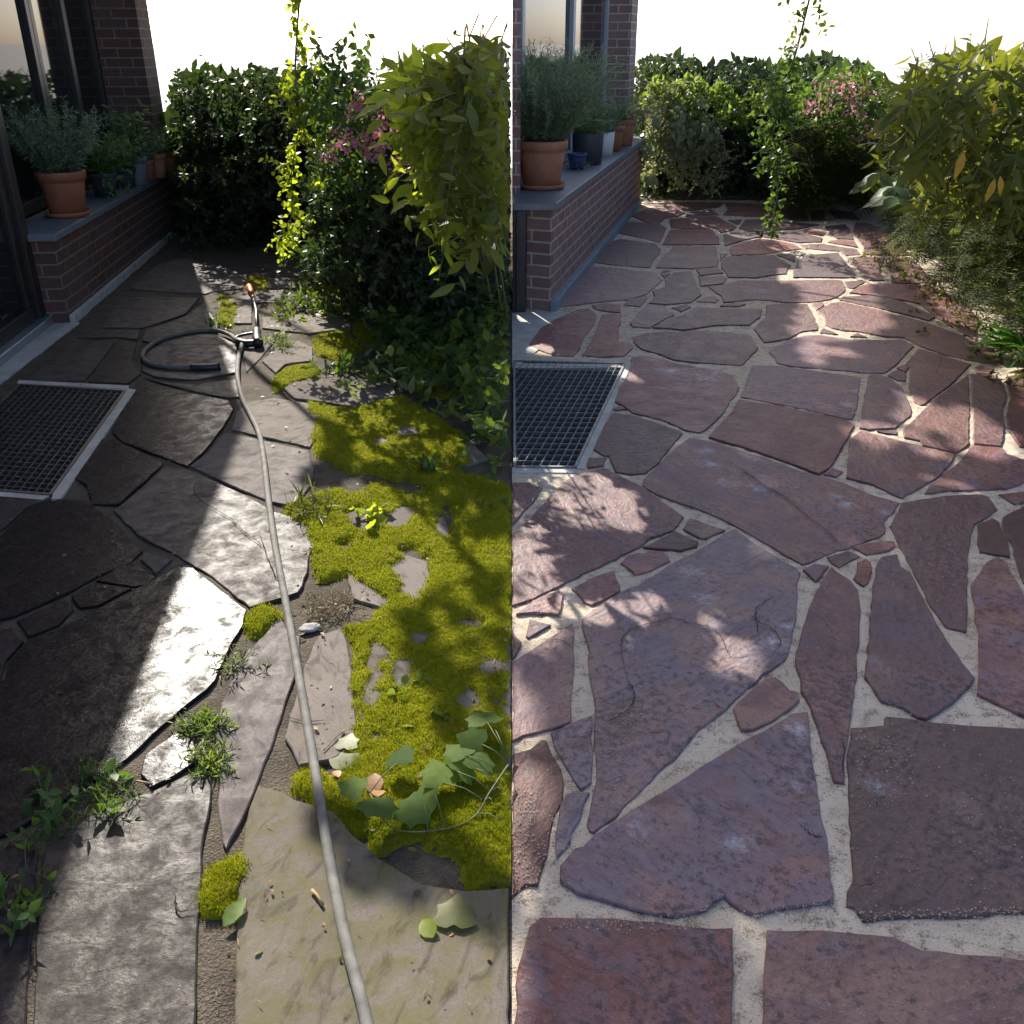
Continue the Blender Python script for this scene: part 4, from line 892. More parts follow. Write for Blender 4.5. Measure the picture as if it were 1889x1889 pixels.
bush(T, z, 22, .12, .46, 'lance2', .085, 12, [L_HERB2], M_GTWIG, .04, .25, ang=1.1); 
fo = Fol()
for i in range(40): fo.shoot(np.array([RS.uniform(-.05, .05), RS.uniform(-.05, .05), z]), np.array([RS.randn()*.7, RS.randn()*.7, .9]), RS.uniform(.12, .25), 14, 'lance', .035, .8)
fo.build('low_foliage', [L_HERB], T, 'low_stems', M_GTWIG)
p = gp(271, 333, ZL); T, z = pot('small ringed terracotta pot with wispy herb, behind the grey pot in shade', p, .085, .165, M_TERRA, GL)
bush(T, z, 50, .16, .26, 'lance', .036, 14, [L_HERB], M_GTWIG, .05, .5)
p = gp(289, 327, ZL); T, z = pot('plain terracotta pot with a grassy tuft, second from the far end of the shaded ledge', p, .10, .19, M_TERRA2, GL)
bush(T, z, 45, .18, .28, 'lance', .05, 14, [L_HERB2], M_GTWIG, .05, .6)
p = gp(308, 317, ZL); T, z = pot('reddish pot with arching spiky leaves at the far end of the shaded ledge', p, .11, .17, M_TERRA, GL)
fo = Fol()
for i in range(46):
    a = RS.rand()*6.28; fo.leaf('blade', (RS.randn()*.02, RS.randn()*.02, z), (math.cos(a)*.7, math.sin(a)*.7, .9+RS.rand()*.5), (0, 0, 1), RS.uniform(.22, .36))
fo.build('foliage', [L_HERB2], T)

# right ledge
p = gp(999, 347, ZR); p[0] = max(p[0], .19); T, z = pot('large terracotta pot with wide needle leaved bush at the front of the sunny ledge', p, .168, .30, M_TERRA2, GRP, True)
bush(T, z, 420, .50, .64, 'needle', .05, 34, [L_ROSE], M_TWIG, .11, .35, whorl=2, world_clip=.008)
p = gp(1083, 302, ZR); T, z = pot('straight anthracite pot behind the large bush on the sunny ledge', p, .13, .245, M_ANTH, GRP, taper=.92, rim=False)
bush(T, z, 70, .22, .30, 'lance', .04, 18, [L_HERB2], M_GTWIG, .07, .6)
p = gp(1068, 303, ZR); p[0] -= .0; T, z = pot('small blue pot with trailing sprigs, tucked beside the anthracite pot', gp(1064, 312, ZR), .075, .12, M_BLUE, GRP)
fo = Fol()
for i in range(30): fo.shoot(np.array([RS.uniform(-.05, .05), RS.uniform(-.05, .05), z*.5]), np.array([RS.randn()*.6+.2, RS.randn()*.6-.3, .45]), RS.uniform(.15, .3), 12, 'lance', .028, 2.2, r=.0018)
fo.build('foliage', [L_HERB], T, 'stems', M_TWIG, keep=lambda W: W[:, :, 2].min(1) > .002)
p = gp(1112, 287, ZR); T, z = pot('white pot with a low grey herb, left of the orange clay pots', p, .10, .20, M_WHITE, GRP, taper=.85, rim=False)
bush(T, z, 50, .16, .18, 'lance', .035, 14, [L_HERB], M_GTWIG, .06, .8)
p = gp(1128, 278, ZR); T, z = pot('bright orange clay pot with feathery green herb, right of the white pot', p, .11, .22, M_TERRA, GRP)
bush(T, z, 70, .20, .34, 'needle', .045, 18, [L_ROSE], M_GTWIG, .06, .5)
p = gp(1147, 268, ZR); T, z = pot('clay pot with long pale arching leaves at the far end of the sunny ledge', p, .13, .24, M_TERRA2, GRP)
fo = Fol()
for i in range(80):
    a = RS.rand()*6.28; fo.leaf('blade', (RS.randn()*.03, RS.randn()*.03, z), (math.cos(a)*.9, math.sin(a)*.9, .7+RS.rand()*.7), (0, 0, 1), RS.uniform(.28, .46))
fo.build('foliage', [L_SPID], T)

# ------------------------------------------------------------------ pressure washer lance and hose
M_HOSE = plain('grey rubber hose', (.15, .142, .125), .8, .35, 22, .3)
M_STEEL = plain('steel lance tube', (.42, .41, .40), .32, .1, 30, .05, .9)
M_BLK = plain('black plastic', (.022, .022, .024), .42, .2, 30, .1)
M_ORG = plain('orange plastic', (.62, .10, .025), .45, .1, 30, .05)
hz = .027
T = thing('spray_lance', 'pressure washer lance with black trigger gun and orange nozzle on the mossy paving', 'spray lance', gp(455, 630))
o3 = np.array(gp(455, 630)); W_ = lambda x, y, z: np.array(gp(x, y, z))-o3
b = MB(); b.tube([W_(474, 607, .05), W_(472, 570, .042), W_(466, 545, .034)], .0085, 10); b.build('tube', M_STEEL, T, True)
b = MB(); b.tube([W_(466, 545, .034), W_(462, 536, .034), W_(459, 528, .034)], [.012, .022, .019], 10); b.build('nozzle', M_ORG, T, True)
b = MB(); b.tube(smooth_path([W_(476, 634, .04), W_(474, 622, .05), W_(474, 607, .05)], 4), [.030]*4+[.026]*4+[.016], 12); b.tube(smooth_path([W_(476, 632, .04), W_(455, 634, .036), W_(436, 629, .03)], 4), [.022]*8+[.018], 10); b.build('gun_body', M_BLK, T, True)
b = MB(); b.tube(smooth_path([W_(470, 614, .05), W_(452, 617, .045), W_(438, 621, .035), W_(434, 627, .03)], 4), .009, 8); b.build('trigger_guard', M_BLK, T, True)
def hose(name, pts, label, r=.012, z=.0265):
    q = smooth_path([np.array([*gp(x, y, z)[:2], z+dz]) for x, y, dz in pts], 10); b = MB(); b.tube(q, r, 12); o = b.build(name, M_HOSE, None, True); return tag(o, label, 'hose')
hose('hose', [(440, 628, .005), (447, 634, .008), (440, 660, .0), (438, 695, .0), (447, 735, .0), (462, 765, 0), (478, 800, 0), (487, 850, 0), (495, 920, 0), (508, 1010, 0), (527, 1110, .0), (543, 1200, 0), (562, 1310, 0), (581, 1420, 0), (600, 1540, 0), (618, 1640, 0), (640, 1745, 0), (668, 1850, 0), (700, 1990, 0)], 'long grey hose running from the spray lance down along the moss edge')
H2 = hose('hose', [(436, 628, .004), (425, 618, .0), (405, 611, 0), (375, 609, 0), (335, 615, 0), (295, 627, 0), (268, 645, 0), (264, 660, 0), (280, 672, 0), (315, 677, 0), (355, 678, 0)], 'short grey hose curling left into the shade, ending in a black ribbed sleeve', .0125)
b = MB(); q = smooth_path([np.array([*gp(x, y, .0265)[:2], .0265]) for x, y in ((352, 678), (380, 678), (404, 676))], 8); m = len(q)
b.tube(q, [.018+.004*(i % 2) for i in range(m)], 12); b.tube([q[-1], q[-1]+(q[-1]-q[-2])*.8], .026, 12); b.build('ribbed_sleeve', M_BLK, H2, True)
# ------------------------------------------------------------------ leaves and twigs
LV_DARK = leaf_mat('dark hedge leaf', (.018, .035, .014), (.055, .095, .035), (.10, .17, .03), .25)
LV_MID = leaf_mat('mid green leaf', (.035, .075, .018), (.10, .17, .045), (.20, .33, .03), .35)
LV_YEL = leaf_mat('yellow green leaf', (.10, .15, .014), (.24, .30, .035), (.60, .70, .04), .5)
LV_OLV = leaf_mat('olive leaf', (.04, .055, .012), (.13, .14, .035), (.26, .28, .03), .38)
LV_OLV2 = leaf_mat('light olive leaf', (.035, .055, .012), (.15, .175, .035), (.33, .36, .03), .4)
LV_IVY = leaf_mat('ivy leaf', (.028, .07, .022), (.15, .22, .05), (.34, .46, .05), .4, .7, .12)
LV_PALE = leaf_mat('pale and sun toned leaf', (.12, .14, .06), (.34, .36, .20), (.40, .44, .15), .3)  # paleness also puts sunlight into the climber's leaf colour
LV_FERN = leaf_mat('fern leaf', (.03, .05, .013), (.095, .115, .035), (.17, .22, .035), .35, .7, .12)
LV_WEED = leaf_mat('weed leaf', (.06, .11, .02), (.17, .26, .06), (.35, .48, .05), .4)
LV_PINK = leaf_mat('pink petal', (.42, .12, .17), (.72, .38, .42), (.7, .3, .35), .35)
LV_BROWN = leaf_mat('dry brown leaf', (.22, .10, .04), (.45, .24, .11), (.5, .22, .08), .3)
LV_GOLD = leaf_mat('golden leaf', (.32, .17, .02), (.50, .30, .03), (.6, .34, .03), .4)
LV_STRAW = leaf_mat('straw', (.16, .11, .06), (.30, .22, .12), (.3, .2, .1), .2)
M_STEM = plain('brown stem', (.075, .055, .035), .85, .3, 60, .2)
M_BARK = plain('bark', (.10, .08, .06), .9, .35, 18, .6)

LIT = [P_(q) for q in ('1150,372 1420,376 1410,402 1290,410 1180,428 1120,450', '1440,416 1560,411 1612,470 1618,528 1540,524 1440,522 1370,522 1345,500 1440,472', '1250,398 1440,398 1490,445 1300,440', '1490,528 1600,530 1640,600 1570,632 1470,630 1485,575', '1395,470 1470,470 1470,520 1380,520')]
DAP = [(1085, 908, 42, 22), (1110, 940, 48, 20), (1058, 932, 30, 14), (1135, 955, 38, 12), (1070, 968, 35, 12), (1165, 978, 22, 8), (985, 986, 22, 9), (1140, 922, 30, 8), (992, 1055, 27, 10), (985, 884, 55, 26), (960, 905, 20, 16), (1122, 1142, 34, 17), (1190, 1124, 34, 15), (1195, 1170, 20, 10), (1175, 1210, 17, 8), (1318, 1160, 15, 10), (1360, 1206, 22, 14), (1338, 1232, 12, 9), (1318, 1130, 12, 7), (1394, 1240, 9, 6), (1540, 1295, 18, 6), (1570, 1328, 8, 6), (1505, 651, 20, 7), (1562, 655, 12, 5), (1510, 672, 10, 4), (1630, 805, 42, 9), (1705, 782, 32, 9), (1742, 788, 24, 7), (1785, 770, 14, 12), (1780, 815, 17, 7), (1690, 758, 14, 7), (1852, 815, 14, 14), (1830, 838, 40, 8), (1638, 820, 12, 7), (1725, 840, 17, 6), (1785, 1432, 10, 6), (1330, 667, 20, 6), (1690, 748, 12, 6), (1790, 782, 10, 8), (1660, 515, 8, 3), (1680, 510, 12, 3), (1775, 575, 10, 3), (1720, 545, 10, 3), (1840, 700, 10, 5), (1870, 650, 10, 5), (1765, 905, 20, 5), (1450, 470, 60, 8), (1000, 650, 20, 7), (1000, 590, 40, 8), (1160, 610, 30, 8), (1200, 600, 20, 5), (1205, 635, 30, 6), (1270, 668, 20, 5), (1270, 650, 25, 6), (1280, 622, 25, 5), (1220, 690, 18, 6), (1155, 690, 20, 9)]
def sun_gap(W, grow=1.3):
    """leaves that would stand in one of the sun flecks"""
    G = W-SUNV*(W[:, :, 2:3]/SUNV[2]); px, py = topx(G); ok = np.ones(len(W), bool)
    for x, y, rx, ry in DAP: ok &= ~((((px-x)/rx)**2+((py-y)/ry)**2) < grow).any(1)
    return ok
def shrub(name, label, cat, base, build, mats, stem_m=M_STEM, group=None, xmax=None, xmin=None, trunks=(), crown='foliage', gaps=False):
    base = (base[0], base[1], 0.0); T = thing(name, label, cat, base, 0, group); fo = Fol(); build(fo)
    for pts in trunks: fo.stem(smooth_path([np.array(q, float) for q in pts], 5), .013, .006, 7)
    off = np.array([*base])
    for k in fo.inst: fo.inst[k] = [(*(np.array(r[:3])-off), *r[3:]) for r in fo.inst[k]]
    fo.stems = [(p-off, r, n) for p, r, n in fo.stems]
    keep = (lambda W: sun_gap(W+np.array(base))) if gaps else None; ox = off[0]
    fo.build(crown, mats, T, 'branches', stem_m, keep=keep, xmax=None if xmax is None else xmax-ox, xmin=None if xmin is None else xmin-ox, zmin=.004)
    return T
XL, XR = -.003, .012
# ---- left half
PL = P_('322,150 360,128 420,140 470,122 520,138 560,128 640,140 660,300 660,490 560,492 470,480 330,476')
def f(fo):
    fill_leaves(fo, PL, 5200, 8.7, 9.9, 'ovate', .09, .1); fill_leaves(fo, P_('322,190 660,180 660,490 330,476'), 2400, 9.1, 9.9, 'round', .16, .05); cloud_shoots(fo, PL, 420, 8.1, 9.0, 'ovate', .055, .3, 16, (0, -1, .1), .8, .8, r=.003)
shrub('hedge', 'dense dark green hedge across the shaded back of the mossy patio', 'hedge', (-2.1, 8.9, 0), f, [LV_DARK], xmax=XL)
PL2 = P_('570,330 620,250 700,190 800,150 942,140 942,610 860,600 800,560 720,520 650,500 570,500')
def f(fo):
    fill_leaves(fo, PL2, 3000, 6.2, 7.6, 'ovate', .14, .1); cloud_shoots(fo, PL2, 700, 5.2, 6.6, 'ovate', .05, .3, 16, (-.2, -1, .1), .8, .9, r=.0025)
shrub('shrub', 'dark shadowy shrub below and behind the yellow green leaves of the mossy patio', 'shrub', (-.7, 6.4, 0), f, [LV_DARK], xmax=XL, gaps=True)
# hanging vine in the sun
vt = [(556, -40), (548, 60), (545, 150), (556, 200), (548, 260), (538, 320), (540, 380), (530, 425), (508, 442)]
def f(fo):
    pts = smooth_path([at(x, y, 5.3+.02*i) for i, (x, y) in enumerate(vt)], 8); fo.stem(pts, .006, .002, 6)
    for i, p in enumerate(pts):
        for k in range(1 if i < 22 else (i % 3)):
            d = unit(np.array([RS.randn()*1.3, RS.randn()*.6, -.6-RS.rand()*.4])); fo.shoot(p, d, RS.uniform(.05, .17), 7, 'round', .042, .5, r=.0015, up=.6, rnd=.7)
    for q0, q1 in (((556, 200), (585, 215)), ((545, 265), (575, 250)), ((545, 330), (500, 275)), ((538, 330), (572, 330))):
        a, c = at(*q0, 5.36), at(*q1, 5.3); fo.shoot(a, c-a, .2, 14, 'round', .042, .3, r=.002)
shrub('hanging_vine', 'sunlit yellow green vine hanging down in front of the dark hedge', 'vine', at(548, 300, 5.3), f, [LV_YEL], M_GTWIG)
def f(fo):     # overhanging spray at the top
    for x, y in sample_poly(P_('560,60 700,40 720,160 690,215 600,215 560,160'), 55):
        p = at(x, y, RS.uniform(5.2, 5.9)); fo.shoot(p, np.array([-.4+RS.randn()*.5, -.5+RS.randn()*.5, -.5]), .22, 12, 'ovate', .055, .8, r=.002)
shrub('shrub', 'loose green spray of small leaves between the sunlit vine and pink roses', 'shrub', at(650, 150, 5.6), f, [LV_MID], M_GTWIG)
# pink flowering rose bush
PR = P_('592,262 620,215 660,190 700,170 760,165 830,200 840,300 760,360 690,380 620,370 570,330')
FLW = [(608, 283), (640, 268), (628, 248), (670, 262), (655, 205), (700, 225), (745, 232), (752, 240), (690, 250), (735, 250), (690, 285), (700, 262), (735, 305), (752, 300), (840, 310), (830, 312), (660, 188), (720, 205), (770, 215), (785, 190), (800, 370)]
def flowers(fo, lst, Y0, Y1, r, n=34, sz=.022):
    for x, y in lst:
        p = at(x, y, RS.uniform(Y0, Y1))
        for k in range(n):
            o = unit(RS.randn(3)); fo.leaf('petal', p+o*r*RS.rand()**.4*np.array([1, 1, .8]), unit(o+RS.randn(3)*.5), o, sz*RS.uniform(.7, 1.3))
def f(fo):
    fill_leaves(fo, PR, 420, 6.2, 6.6, 'ovate', .10, .1); cloud_shoots(fo, PR, 190, 5.3, 6.1, 'ovate', .048, .26, 14, (-.2, -1, .3), .8, .6, r=.002)
T = shrub('rose_bush', 'flowering rose bush with pink blossom clusters in the sunny left garden', 'flowering bush', at(690, 280, 5.8), f, [LV_MID], M_GTWIG, trunks=[[gp(720, 500), at(720, 330, 5.9), at(690, 230, 5.7)]])
fo = Fol(); flowers(fo, FLW, 4.7, 5.2, .05); off = np.array(T.location)
for k in fo.inst: fo.inst[k] = [(*(np.array(r[:3])-off), *r[3:]) for r in fo.inst[k]]
fo.build('blossoms', [LV_PINK], T)
# big leaves: the sunny shrub, and its out-of-sun side painted olive as another
PB = P_('715,140 760,110 830,112 850,180 815,250 860,320 850,400 800,410 765,370 785,310 770,250 730,200')
PB2 = P_('800,120 870,96 942,100 942,440 895,420 850,350 820,260')
def f(fo):
    fill_leaves(fo, PB, 160, 4.5, 5.1, 'lance2', .12, .3); cloud_shoots(fo, PB, 95, 3.6, 5.0, 'lance2', .11, .32, 8, (-.4, -.6, -.3), .7, .9, r=.0025, rnd=.65)
    for x, y in ((680, 165), (700, 190), (680, 203), (690, 232), (745, 350), (740, 375), (720, 320), (770, 330), (760, 285), (800, 270)):
        p = at(x+18, y-8, 3.7); fo.leaf('ovate', p, unit(np.array([-1, -.2, -.5])+RS.randn(3)*.2), unit(np.array([.2, -.5, 1])+RS.randn(3)*.3), .095, .95)
shrub('shrub', 'bright yellow green shrub with large pointed backlit leaves right of the pink roses', 'shrub', at(780, 250, 4.3), f, [LV_YEL], M_GTWIG, xmax=XL, gaps=True)
def f(fo):
    fill_leaves(fo, PB2, 260, 4.6, 5.4, 'lance2', .13, .2); cloud_shoots(fo, PB2, 150, 3.4, 4.8, 'lance2', .115, .34, 9, (-.5, -.6, -.4), .6, .9, r=.0028, rnd=.5)
shrub('shrub', 'tall shrub in shade-toned olive with drooping pointed leaves at the right border of the mossy patio', 'shrub', at(890, 250, 4.3), f, [LV_OLV2], M_GTWIG, xmax=XL, gaps=True)
def palm(fo, p, n, sz, kind='lance2', tilt=.3):
    for k in range(n):
        a = 6.283*k/n+RS.rand()*.3; fo.leaf(kind, p, (math.cos(a), math.sin(a)*.8, tilt-.5*RS.rand()), (0, -.4, 1), sz*RS.uniform(.8, 1.1))
def f(fo):
    for x, y, Y in ((905, 360, 3.7), (930, 400, 3.6), (875, 400, 3.8), (900, 440, 3.9), (860, 350, 3.9), (935, 320, 3.7), (915, 470, 4.0)):
        p = at(x, y, Y); fo.stem([p+np.array([.05, .25, -.35]), p+np.array([.02, .1, -.1]), p], .004, .002); palm(fo, p, 7, .17)
shrub('shrub', 'dark palmate leaved plant hanging at the right edge below the yellow green shrub', 'shrub', at(900, 400, 3.9), f, [LV_OLV], M_GTWIG, xmax=XL)
# ground ivy and weeds on the left
PIV = P_('700,640 740,600 800,575 870,560 942,555 942,930 905,880 870,800 800,745 735,730 690,700')
def f(fo):
    for x, y in sample_poly(PIV, 330):
        p = gp(x, y); h = RS.uniform(.01, .12+.2*max(0, (x-820)/120)); d = np.array([RS.randn(), RS.randn(), .3])
        fo.shoot(p+[0, 0, h], d, RS.uniform(.1, .25), 6, 'ivy' if RS.rand() < .6 else 'ovate', .06, .3, r=.0018, up=1.6)
shrub('ground_cover', 'leafy ivy ground cover creeping over the mossy paving at the right edge', 'ground cover', gp(850, 700), f, [LV_IVY], M_GTWIG, xmax=XL)['kind'] = 'stuff'
def weed(label, px, n, L, kind, sz, nl, mats, spread=.9, droop=.9, name='weed', rad=.03, **kw):
    o = gp(*px)
    def f(fo):
        for i in range(n):
            p = np.array([*(o[:2]+RS.randn(2)*rad), .012]); fo.shoot(p, np.array([RS.randn()*spread, RS.randn()*spread, .8]), L*RS.uniform(.6, 1.2), nl, kind, sz, droop, r=.0014, **kw)
    return shrub(name, label, 'weed', o, f, mats, M_GTWIG, xmax=XL)
weed('upright young weed with pale leaves at the far end of the sunny paving', (573, 500), 7, .2, 'lance2', .06, 9, [LV_WEED], .35, .3)
weed('wide bright green weed clump on the far mossy slabs', (610, 575), 46, .17, 'lance2', .065, 8, [LV_WEED], 1.3, 1.0, rad=.15)
weed('long leaved grassy weed tuft left of the bright weed clump', (555, 568), 30, .16, 'lance', .09, 6, [LV_MID], 1.0, 1.0, rad=.07)
weed('dark weed patch on the far right of the sunny far slabs', (650, 520), 30, .14, 'ovate', .05, 7, [LV_OLV], 1.3, .8, rad=.16)
weed('low broad leaved weed rosette on the moss strip beside the middle slab', (640, 690), 24, .11, 'lance2', .085, 5, [LV_MID], 1.6, 1.4, rad=.08)
weed('pale flowering weed beside the spray gun', (505, 640), 16, .11, 'lance', .045, 8, [LV_WEED], .8, .6, rad=.05)
weed('small green weed in the joint above the spray gun', (410, 600), 12, .08, 'ovate', .03, 7, [LV_WEED], .9, .6, rad=.04)
weed('long pale leaved plant leaning out of the ivy over the moss', (770, 720), 22, .2, 'lance2', .12, 5, [LV_PALE], 1.2, 1.2, rad=.09)
weed('ferny green weed tuft in the wet joint, upper of the pair', (380, 1345), 34, .06, 'lance', .028, 10, [LV_WEED], 1.1, .7, rad=.022)
weed('ferny green weed tuft in the wet joint, lower of the pair', (390, 1410), 34, .055, 'lance', .026, 10, [LV_WEED], 1.1, .7, rad=.02)
weed('grey withered weed in the joint beside the wet glare', (445, 1235), 24, .07, 'lance', .026, 9, [LV_PALE], 1.3, 1.1, rad=.03)
weed('thin grass tuft growing from the moss right of the hose', (578, 945), 40, .09, 'blade', .09, 2, [LV_OLV], .9, .5, rad=.04)
weed('brown dried moss and root tuft between the middle slabs', (610, 1130), 60, .05, 'needle', .03, 8, [LV_STRAW], 1.6, .8, rad=.05)
weed('bright ivy sprig with lobed leaves standing on the sunny moss', (690, 965), 5, .09, 'ivy', .05, 4, [LV_YEL], .5, .2, rad=.015)
weed('blue green clover sprig lying on the moss, upper right of the dry leaves', (745, 1300), 9, .09, 'round', .03, 5, [LV_IVY], 1.5, 1.2, rad=.03)
weed('blue green clover sprig lying on the moss below the other sprig', (780, 1335), 8, .07, 'round', .032, 5, [LV_IVY], 1.5, 1.2, rad=.02)
weed('shaded leafy weed with pale stems in the left joint', (85, 1530), 16, .14, 'ovate', .042, 7, [LV_MID], 1.3, 1.0, rad=.07)
weed('shaded green weed at the bottom left corner of the wet slabs', (30, 1690), 14, .1, 'ovate', .042, 6, [LV_MID], 1.2, 1.0, rad=.05)
weed('dark fuzzy weed strip along the shaded joint', (190, 1470), 60, .06, 'needle', .03, 9, [LV_MID], 1.4, .9, rad=.055)
weed('dark green weed in the shade of the moss edge', (800, 870), 14, .1, 'ovate', .045, 6, [LV_MID], 1.1, .8, rad=.04)
# single leaves on the ground
def lone(label, items, mats, name='leaf', cat='leaf', stems=()):
    o = gp(items[0][1], items[0][2])
    def f(fo):
        for kind, x, y, ax, ay, sz, h, tl in items:
            fo.leaf(kind, gp(x, y)+np.array([0, 0, h]), (ax, ay, tl), (RS.randn()*.15, -.15+RS.randn()*.15, 1), sz, RS.uniform(.5, 1))
        for s in stems: fo.stem(smooth_path([gp(x, y)+np.array([0, 0, h]) for x, y, h in s], 5), .0016, .001)
    return shrub(name, label, cat, o, f, mats, M_GTWIG, crown='blade', xmax=XL)
def f(fo):
    main = smooth_path([gp(938, 1440)+[0, 0, .05], gp(905, 1490)+[0, 0, .05], gp(875, 1525)+[0, 0, .03], gp(820, 1548)+[0, 0, .03], gp(728, 1550)+[0, 0, .035], gp(685, 1500)+[0, 0, .06]], 6); fo.stem(main, .0025, .0015)
    for x, y, ax, ay, sz, h, r in ((672, 1492, -1, .3, .065, .06, .75), (690, 1520, .7, -.9, .085, .075, .25), (735, 1450, .2, .9, .07, .07, .2), (820, 1480, -.4, 1, .085, .06, .95), (845, 1465, .5, .9, .075, .07, .95), (805, 1500, -.9, .1, .07, .055, .9), (785, 1515, -.7, -.3, .08, .05, .6), (900, 1385, -.4, .8, .08, .09, .5), (890, 1420, -.9, .3, .07, .08, .5), (915, 1400, .6, .6, .07, .09, .45),
                            (910, 1515, .2, .8, .09, .06, .7), (925, 1545, .3, -.9, .09, .05, .7), (860, 1440, -.6, .6, .07, .08, .6), (880, 1460, .3, .9, .07, .07, .5), (930, 1500, .9, .5, .08, .07, .5)):
        p = gp(x, y)+np.array([0, 0, h]); fo.leaf('ivy', p, (ax, ay, RS.uniform(-.3, .25)), (RS.randn()*.25, -.3+RS.randn()*.2, 1), sz, r)  # r paints sunlit leaves yellower and the others darker
        j = min(range(len(main)), key=lambda i: np.linalg.norm(main[i]-p)); fo.stem([main[j], (main[j]+p)/2+[0, 0, .01], p], .0014, .001)
shrub('ivy_vine', 'ivy runner with lobed green leaves trailing over moss beside the brown dry leaf', 'ivy', gp(820, 1500), f, [LV_IVY], M_GTWIG, xmax=XL)
lone('large olive ivy leaf lying on the bare slab at the bottom', [('ivy', 838, 1722, .05, .9, .076, .026, .12)], [LV_OLV])
lone('small bright green leaf beside the large olive ivy leaf', [('round', 800, 1742, -.5, .8, .05, .02, .1)], [LV_YEL])
lone('curled brown dry leaf on the moss, the brownest one', [('round', 690, 1480, -.05, .9, .06, .025, .3), ('round', 697, 1475, .15, -.7, .05, .028, .5)], [LV_BROWN])
lone('pale wilted ivy leaf on the slab edge with a curved stalk', [('ivy', 636, 1392, .2, .9, .055, .022, .15)], [LV_PALE], stems=[[(598, 1395, .018), (620, 1372, .02), (640, 1357, .02)]])
lone('pale wilted ivy leaf with bent lobes, just above the brown leaf', [('ivy', 628, 1432, .5, .7, .07, .022, .1)], [LV_PALE])
lone('small tan dry leaf left of the pale wilted leaf', [('round', 620, 1436, .3, -.6, .03, .024, .2)], [LV_BROWN])
lone('faded half folded leaf stuck in the soil joint at the bottom', [('ovate', 415, 1722, .4, .8, .07, .02, .25)], [LV_WEED])
b = MB(); b.tube([gp(577, 1655)+[0, 0, .021], gp(586, 1665)+[0, 0, .022], gp(597, 1682)+[0, 0, .02]], .0035, 7); tag(b.build('twig', plain('tan twig', (.36, .22, .10), .8), None, True), 'short tan twig lying on the bare slab left of the hose', 'twig')
b = MB(); b.tube([gp(255, 1452)+[0, 0, .02], gp(284, 1459)+[0, 0, .022]], .0025, 7); tag(b.build('twig', plain('grey twig', (.3, .22, .15), .8), None, True), 'thin twig at the shadow edge on the wet slabs', 'twig')
def stone(label, px, r, c):
    me = bpy.data.meshes.new('stone'); import bmesh; bm = bmesh.new(); bmesh.ops.create_icosphere(bm, subdivisions=3, radius=1)
    for v in bm.verts: v.co *= 1+.35*mnoise.noise(v.co*1.1+Vector((px[0], 0, 0))); v.co = Vector((v.co.x*r, v.co.y*r*.75, v.co.z*r*.3))
    bm.to_mesh(me); bm.free(); me.shade_smooth(); o = link('stone', me, None, [c]); o.location = gp(*px)+np.array([0, 0, .014]); tag(o, label, 'stone')
M_STONE = plain('pale loose stone', (.32, .31, .29), .8, .25, 30, .4)
stone('pale loose flat stone lying in the joint right of the hose', (572, 1165), .03, M_STONE); stone('small light stone on the moss below the ivy sprig', (652, 1035), .024, M_STONE); stone('small pale chip of stone at the moss edge left of the ivy sprig', (612, 958), .022, M_STONE)

# dry bits lying about on the unwashed half and a few on the clean half
def litter(name, areas, mats):
    fo = Fol()
    for poly, n, s0, s1 in areas:
        for x, y in sample_poly(poly, n):
            p = gp(x, y); a = RS.rand()*6.28; p[2] = .0175+RS.rand()*.006
            fo.leaf('ovate' if RS.rand() < .45 else 'needle', p, (math.cos(a), math.sin(a), RS.randn()*.15), (RS.randn()*.5, RS.randn()*.5, 1), RS.uniform(s0, s1), mi=int(RS.rand()*len(mats)))
    fo.build(name, mats, None, xmax=None); bpy.data.objects[name]['kind'] = 'stuff'
litter('leaf_litter', [(P_('450,560 700,600 880,800 935,960 935,1640 640,1560 520,1180 470,800'), 420, .008, .026), (P_('380,520 640,520 660,600 420,640'), 120, .012, .035), (P_('390,1560 660,1480 930,1680 930,1880 400,1880'), 60, .006, .02), (P_('10,700 400,560 420,1200 200,1700 10,1700'), 110, .006, .018)], [LV_BROWN, LV_STRAW, LV_OLV])
# ---- right half
PH = P_('1172,120 1230,100 1300,128 1370,110 1450,124 1520,104 1600,122 1620,420 1500,385 1400,378 1172,376')
def f(fo):
    fill_leaves(fo, PH, 6500, 11.6, 13.0, 'ovate', .12, .08); fill_leaves(fo, P_('1172,170 1620,170 1620,385 1172,376'), 2600, 11.9, 13.0, 'round', .2, .05); cloud_shoots(fo, PH, 760, 11.0, 11.8, 'ovate', .055, .32, 16, (0, -1, .1), .8, .9, r=.003)
shrub('hedge', 'dense dark green hedge closing the back of the clean paving', 'hedge', (2.3, 11.6, 0), f, [LV_DARK], xmin=XR)
PP = P_('1178,160 1230,150 1310,190 1330,250 1300,300 1260,290 1215,310 1190,330 1180,260')
def f(fo):
    cloud_shoots(fo, PP, 120, 10.6, 11.0, 'ovate', .085, .3, 9, (-.1, -1, -.2), .6, 1.0, r=.003, rnd=.75)
    for x, y in ((1195, 260), (1205, 210), (1195, 320), (1255, 220), (1262, 245), (1305, 240)):
        for k in range(7): fo.leaf('ovate', at(x+RS.randn()*6, y+RS.randn()*8, 10.6), (RS.randn()*.5, -.4, -1), (0, -1, .4), .10, .9)
shrub('climbing_plant', 'pale sunlit climber on the back hedge, next to the red brick house', 'climber', at(1250, 240, 10.8), f, [LV_PALE], M_GTWIG, xmin=XR)
PW = P_('1225,235 1330,215 1345,300 1330,350 1250,345 1215,300')
def f(fo): cloud_shoots(fo, PW, 150, 10.5, 10.9, 'round', .04, .26, 14, (0, -1, .2), .8, .5, r=.002, rnd=.6)
